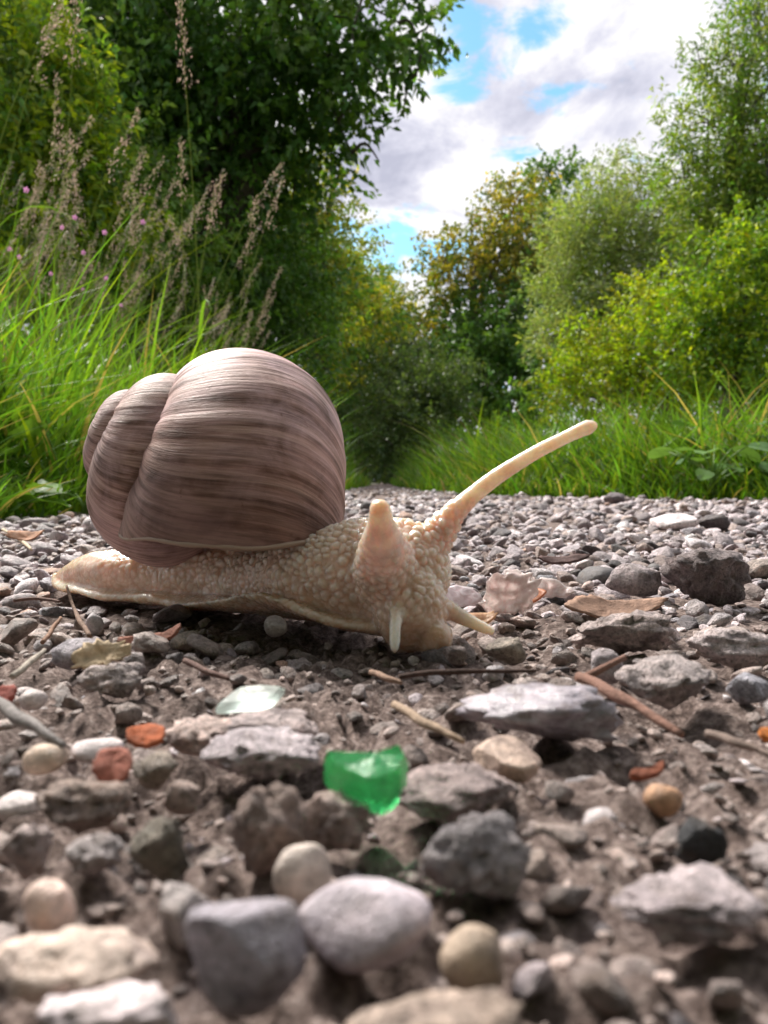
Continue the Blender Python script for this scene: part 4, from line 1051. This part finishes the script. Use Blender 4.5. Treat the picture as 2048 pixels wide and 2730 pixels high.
make_tree('willow_tree', 'silvery green willow with soft narrow leaves', 'tree',
    [(1250, 520, 9.2, .5), (1300, 450, 9.3, .42, .8), (1330, 560, 9, .55), (1240, 630, 9, .5), (1330, 350, 9.6, .16, .35), (1290, 360, 9.6, .14, .3), (1420, 480, 9.2, .5), (1210, 730, 8.6, .36), (1300, 700, 8.7, .5), (1410, 620, 8.8, .55), (1380, 400, 9.4, .3, .6), (1490, 560, 8.9, .5), (1370, 330, 9.5, .12, .3)],
    32000, (.080, .019), SLV+OLV[:1], seed=29, trunk_r=.09, twig=(.25, .5), upb=.7, droop=.15)
make_tree('willow_tree', 'tall loose willow with the cloudy sky showing through its top', 'tree',
    [(1640, 60, 7.2, .36, .4), (1580, 130, 7.2, .34, .4), (1500, 130, 7.2, .18, .3), (1460, 240, 7.2, .18, .35), (1530, 260, 7.2, .34, .55), (1630, 240, 7.1, .42, .6), (1440, 330, 7.3, .14, .35), (1480, 390, 7.2, .30, .7), (1590, 400, 7.1, .46, .9), (1560, 520, 7.1, .42), (1660, 500, 7, .45), (1700, 150, 7, .5, .6), (1700, 350, 7, .5, .8), (1630, 20, 7.3, .25, .3)],
    26000, (.072, .019), OLV+MDG[:2], seed=30, trunk_r=.08, twig=(.25, .5), upb=.8, droop=.15, nbr=260)
make_tree('hedge_shrub', 'bright yellow-green leafy shrub in front of the silvery willow', 'shrub',
    [(1260, 780, 6, .28), (1340, 760, 5.8, .3), (1400, 700, 5.8, .28), (1430, 790, 5.5, .3), (1230, 860, 6, .25), (1330, 860, 5.7, .28), (1390, 640, 6, .2), (1450, 870, 5.4, .25)],
    13000, (.040, .020), BRG+YLG[:1], seed=31, trunk_r=.035, twig=(.1, .28), upb=.7)
make_tree('hedge_shrub', 'vivid green shrub with upright leafy shoots below the tall willow', 'shrub',
    [(1620, 540, 5, .26), (1560, 610, 5, .28), (1640, 640, 5, .3), (1520, 690, 5.1, .26), (1600, 740, 5, .3), (1680, 760, 5, .3), (1500, 780, 5.1, .25), (1690, 560, 5, .3), (1560, 840, 5, .26), (1650, 860, 4.9, .28)],
    14000, (.044, .022), BRG+MDG[:2], seed=32, trunk_r=.035, twig=(.1, .3), upb=.8)
make_tree('hedge_shrub', 'dark hedge mass filling the shade behind the bright shrubs', 'shrub',
    [(1230, 820, 11, .7), (1350, 720, 11, .8), (1480, 700, 11, .9), (1600, 650, 10.5, .9), (1400, 860, 10.5, .7), (1540, 850, 10, .7), (1680, 820, 9.5, .7), (1740, 560, 10, 1.0), (1130, 960, 11, .55), (1250, 965, 9, .42), (1380, 965, 9, .42), (1510, 965, 8.6, .42), (1640, 965, 8.4, .42)],
    25000, (.08, .045), DKG, seed=33, trunk_r=.06, twig=(.15, .35))
make_tree('far_tree', 'broad dull green tree far off where the path vanishes', 'tree',
    [(850, 720, 26, 1.0), (790, 690, 24, 1.0), (880, 800, 25, 1.0), (830, 860, 22, 1.0), (900, 900, 20, .8), (760, 850, 18, 1.0), (940, 820, 22, .9), (840, 960, 18, .8), (800, 1000, 15, .6), (880, 1000, 15, .6)],
    30000, (.13, .09), [(.055, .10, .04), (.075, .12, .05)], seed=34, trunk_r=.12, twig=(.2, .5))
make_tree('hedge_shrub', 'deep shaded hedge behind the overhanging tree', 'shrub',
    [(60, 300, 7.5, 1.2), (250, 350, 7.5, 1.2), (450, 450, 7.5, 1.1), (560, 600, 7.6, .8), (120, 650, 7, 1.1), (350, 700, 7, 1.1), (540, 800, 7, .8), (200, 900, 6.5, .9), (450, 950, 6.5, .8), (640, 930, 7.5, .6), (80, 60, 7.5, 1.2), (330, 130, 7.5, 1.1), (650, 700, 7.8, .5)],
    26000, (.09, .055), DKG, seed=35, trunk_r=.1, twig=(.2, .4))

make_tree('leafy_bush', 'light yellow-green leafy bush among the tall flowering grasses', 'shrub',
    [(10, 60, 3.2, .26), (60, 170, 3.1, .24), (20, 300, 3.0, .26), (110, 330, 3.1, .2), (150, 230, 3.2, .16), (40, 450, 2.9, .24), (130, 470, 3.0, .2), (190, 400, 3.1, .15), (90, 580, 2.9, .22), (230, 520, 3.1, .16)],
    19000, (.046, .019), BRG+OLV+MDG, seed=36, trunk_r=.02, twig=(.12, .3), upb=.6, nbr=60)

# unseen trees added behind the camera to darken the snail's near side
def make_shade_tree(name, label, balls, seed):
    global PD
    keep = PD; PD = lambda a, b, c: np.array([a, c, b])
    make_tree(name, label, 'tree', [(b[0], b[2], b[1], b[3]) for b in balls], 17000, (.20, .13), DKG, seed=seed, trunk_r=.12, twig=(.3, .6), nbr=40)
    PD = keep
make_shade_tree('broadleaf_tree', 'unseen leafy tree added behind the viewer to shade the snail from the left', [(-1.6, -2.2, .8, .9), (-1.8, -2.4, 2.0, 1.0), (-2.2, -1.0, 1.2, .9), (-2.3, -1.2, 2.6, 1.0), (-1.4, -3.2, 3.2, 1.1), (-.7, -3.0, 1.2, .9), (-.6, -3.2, 2.6, 1.0), (-1.0, -3.0, 4.2, 1.1), (-2.4, -1.4, 3.9, 1.0)], 51)
make_shade_tree('broadleaf_tree', 'unseen leafy tree added behind the viewer to shade the snail from the right', [(1.6, -2.4, .9, .9), (1.9, -2.2, 2.1, 1.0), (.8, -3.2, 1.0, .9), (.6, -3.5, 2.4, 1.0), (1.4, -3.4, 3.4, 1.1), (2.4, -1.0, 1.2, .9), (2.5, -1.1, 2.4, 1.0), (.6, -3.0, 3.9, 1.1), (2.3, -1.6, 3.8, 1.0)], 52)

# ------------------------------------------------------------------ tall flowering grasses, wildflowers, broad-leaved plants
def flower_grass(seed):
    r = np.random.default_rng(seed); Hh = r.uniform(.75, 1.0)
    bend = r.uniform(.10, .28); s = np.linspace(0, 1, 12)
    C = np.stack([bend*s**2.4, .02*np.sin(s*3), Hh*(s-.12*bend*s**3)], 1)
    B1 = MB(); B1.tube(C, np.linspace(.0016, .0006, 12), 5, (.24, .30, .09)); stem = B1.mesh('stem')
    # panicle: short side branches packed with spikelets
    B2 = MB(); n = 110; u_ = r.uniform(.84, 1.0, n); base = np.stack([np.interp(u_, s, C[:, k_]) for k_ in range(3)], 1)
    sp = .042*(1.0-(u_-.84)/.16*.75)*np.abs(np.sin((u_-.84)*75))**.5
    a = r.uniform(0, 6.28, n); base += np.stack([np.cos(a)*sp*.6+.4*sp, np.sin(a)*sp*.6, r.normal(size=n)*.006-.15*sp], 1)*r.uniform(.3, 1, (n, 1))
    dv_ = np.stack([.55+r.normal(size=n)*.3, r.normal(size=n)*.35, .8+r.normal(size=n)*.3], 1)
    cl = np.array([(.56, .45, .40), (.62, .52, .46), (.52, .39, .37), (.44, .42, .28)])[r.integers(0, 4, n)]*r.uniform(.75, 1.2, (n, 1))
    V_, Q, C_ = leafcloud(base, dv_, r.uniform(.006, .010, n), r.uniform(.0016, .0032, n), r, cl, .1); B2.add(V_, Q, C_)
    head = B2.mesh('seed_head', False)
    lv = []
    for k_ in range(3):
        B3 = MB(); i = r.integers(1, 6); c0 = C[i]; aa_ = r.uniform(0, 6.28); ln = r.uniform(.18, .34)
        t_ = np.linspace(0, 1, 7); cx_ = c0 + np.stack([np.cos(aa_)*ln*t_*.6, np.sin(aa_)*ln*t_*.6, ln*(.9*t_-.75*t_**2.3)], 1)
        w_ = .0035*(1-t_**1.8)+.0002; nx = np.array([-math.sin(aa_), math.cos(aa_), 0])
        V_ = np.concatenate([cx_-nx*w_[:, None], cx_+nx*w_[:, None]]); Q = np.array([(j, j+1, 8+j, 7+j) for j in range(6)])
        B3.add(V_, Q, (.15, .30, .035)); lv.append(B3.mesh('leaf'))
    head.materials.append(M_SEED)
    for me in [stem]+lv: me.materials.append(M_GRASS)
    return stem, head, lv
GV = [flower_grass(60+i) for i in range(6)]
rt = np.random.default_rng(15)
def put_grass(x, y, sc_, yaw, v, label, group):
    st_, hd, lv = GV[v]
    root = bpy.data.objects.new('seed_stalk', None); COL.objects.link(root); root.location = (x, y, -.005); root.scale = (sc_,)*3; root.rotation_euler = (rt.normal()*.06, rt.normal()*.06, yaw); root.empty_display_size = .05
    root['label'] = label; root['category'] = 'stalk'; root['group'] = group
    link('stem', st_, None, root); link('seed_head', hd, None, root)
    for l_ in lv: link('leaf', l_, None, root)
for i in range(115):
    y = rt.uniform(1.2, 2.3); px_ = rt.uniform(-140, 470)
    if rt.random() < .55: px_ = rt.uniform(-140, 250)
    x = (px_-829.5)/1661*y
    put_grass(x, y, rt.uniform(.45, .98)*(1.0 if px_ < 300 else .8), rt.normal()*.8, int(rt.integers(0, 6)), 'tall green stalk with a loose beige seed head in front of the dark shrubs', 'tall seed stalks on the verge')

for i in range(70):
    y = rt.uniform(1.2, 2.3); px_ = rt.uniform(190, 500)
    put_grass((px_-829.5)/1661*y, y, rt.uniform(.34, .66), rt.normal()*.9, int(rt.integers(0, 6)), 'short stalk with a pinkish beige seed head rising from the lush grass behind the shell', 'short seed stalks behind the shell')

def wildflower(seed):
    r = np.random.default_rng(seed); B1 = MB(); s = np.linspace(0, 1, 9); C = np.stack([.05*s**2, .03*np.sin(2*s), .55*s], 1); B1.tube(C, np.linspace(.0014, .0007, 9), 5, (.13, .20, .05)); stem = B1.mesh('stem'); stem.materials.append(M_GRASS)
    pets = []
    for k_ in range(5):
        a = k_*2*math.pi/5; B2 = MB(); n = 10; th = np.arange(n)/n*2*math.pi
        o_ = np.stack([.0075+.0065*np.cos(th), .0045*np.sin(th), .003*np.cos(th)+.002], 1); ca_, sa_ = math.cos(a), math.sin(a)
        o_ = np.stack([o_[:, 0]*ca_-o_[:, 1]*sa_, o_[:, 0]*sa_+o_[:, 1]*ca_, o_[:, 2]], 1)
        # face the camera side
        o_ = np.stack([o_[:, 0], -o_[:, 2]*.6-o_[:, 1]*.25, o_[:, 1]], 1)*.42+C[-1]
        V_ = np.concatenate([o_, [o_.mean(0)]]); Q = np.array([(j, (j+1) % n, n) for j in range(n)]); B2.add(V_, Q, (.74, .34, .62)); me = B2.mesh('petal'); me.materials.append(M_PETAL); pets.append(me)
    return stem, pets
WF = wildflower(3)
for (dx_, dy_, d_) in ((42, 398, 1.5), (122, 482, 1.35), (216, 493, 1.4), (170, 538, 1.3), (30, 548, 1.25), (100, 585, 1.25), (8, 530, 1.4), (222, 595, 1.35), (172, 620, 1.2), (255, 655, 1.3), (150, 460, 1.6), (300, 470, 1.7)):
    p_ = PD(dx_, dy_, d_); root = bpy.data.objects.new('pink_wildflower', None); COL.objects.link(root); k_ = p_[2]/.55; root.location = (p_[0]-.05*k_, d_, 0); root.scale = (k_, k_, k_); root.empty_display_size = .03
    root['label'] = 'small pink wildflower on a thin stem among the flowering grasses'; root['category'] = 'flower'; root['group'] = 'pink wildflowers on the verge'
    link('stem', WF[0], None, root)
    for q_ in WF[1]: o_ = link('petal', q_, None, root)

def leaf_plate(L, Wd, lobes, col, r, cup=.2):
    """flat lobed leaf blade with thickness-free fold, in the xy plane pointing +x"""
    n = 28; th = np.linspace(-math.pi, math.pi, n, endpoint=False)
    rad = 1-.30*np.abs(np.sin(th*lobes/2))**2 if lobes else np.ones(n)
    x = L*(.5+.5*np.cos(th)*rad); y = Wd*.5*np.sin(th)*rad
    z = cup*np.abs(y)+-.25*x**2/L + .03*L*r.normal(size=n)*.4
    V_ = np.concatenate([np.stack([x, y, z], 1), [[L*.45, 0, -.25*(.45**2)*L]]])
    return V_, np.array([(j, (j+1) % n, n) for j in range(n)])
def leafy_plant(name, label, cat, pos_, nleaf, L, Wd, lobes, hgt, spread, col, seed, mat=M_GLOSSLEAF, group=None):
    r = np.random.default_rng(seed); root = bpy.data.objects.new(name, None); COL.objects.link(root); root.location = tuple(pos_); root.empty_display_size = .02
    root['label'] = label; root['category'] = cat
    if group: root['group'] = group
    Bs = MB()
    for i in range(nleaf):
        a = r.uniform(0, 6.28); hh = hgt*r.uniform(.4, 1.0); rr_ = spread*r.uniform(.2, 1)
        tip = np.array([math.cos(a)*rr_, math.sin(a)*rr_, hh]); s = np.linspace(0, 1, 6)
        C = np.stack([tip[0]*s**1.5, tip[1]*s**1.5, hh*np.sqrt(s)], 1); Bs.tube(C, np.full(6, L*.03), 4, (.18, .30, .08))
        V_, Q = leaf_plate(L*r.uniform(.7, 1.15), Wd*r.uniform(.8, 1.1), lobes, col, r)
        M_ = np.array((Matrix.Rotation(a, 3, 'Z') @ Matrix.Rotation(r.uniform(-.5, .3), 3, 'Y') @ Matrix.Rotation(r.uniform(-.5, .5), 3, 'X')))
        V_ = V_@M_.T; B3 = MB(); B3.add(V_, Q, np.array(col)*r.uniform(.8, 1.2)); me = B3.mesh('leaf'); me.materials.append(mat)
        link('leaf', me, None, root, loc=tuple(tip))
    me = Bs.mesh('stem'); me.materials.append(M_GRASS); link('stem', me, None, root)
    return root
CLV = (.13, .25, .075)
leafy_plant('clover_plant', 'glossy broad-leaved clover at the gravel edge with pale reflecting leaves', 'plant', (.415, .97, 0), 11, .034, .026, 0, .075, .07, CLV, 41)
leafy_plant('clover_plant', 'taller dark clover rising out of the grass behind the glossy clover', 'plant', (.47, 1.08, 0), 12, .032, .028, 0, .12, .08, (.07, .16, .05), 42)
leafy_plant('clover_plant', 'clover clump with upturned leaves beside the glossy clover', 'plant', (.50, .98, 0), 9, .034, .026, 0, .085, .06, CLV, 43)
leafy_plant('buttercup_plant', 'lobed pale green leaf rosette at the gravel edge behind the shell', 'plant', (-.195, .50, 0), 9, .030, .030, 5, .030, .045, (.20, .36, .06), 44)
leafy_plant('buttercup_plant', 'higher lobed leaf rosette growing in the grass behind the shell', 'plant', (-.235, .56, 0), 8, .028, .028, 5, .060, .05, (.18, .34, .06), 45)
leafy_plant('buttercup_plant', 'flat rosette of notched leaves in the short grass of the gravel edge', 'plant', (-.235, .48, 0), 8, .026, .024, 5, .022, .045, (.17, .33, .05), 46)
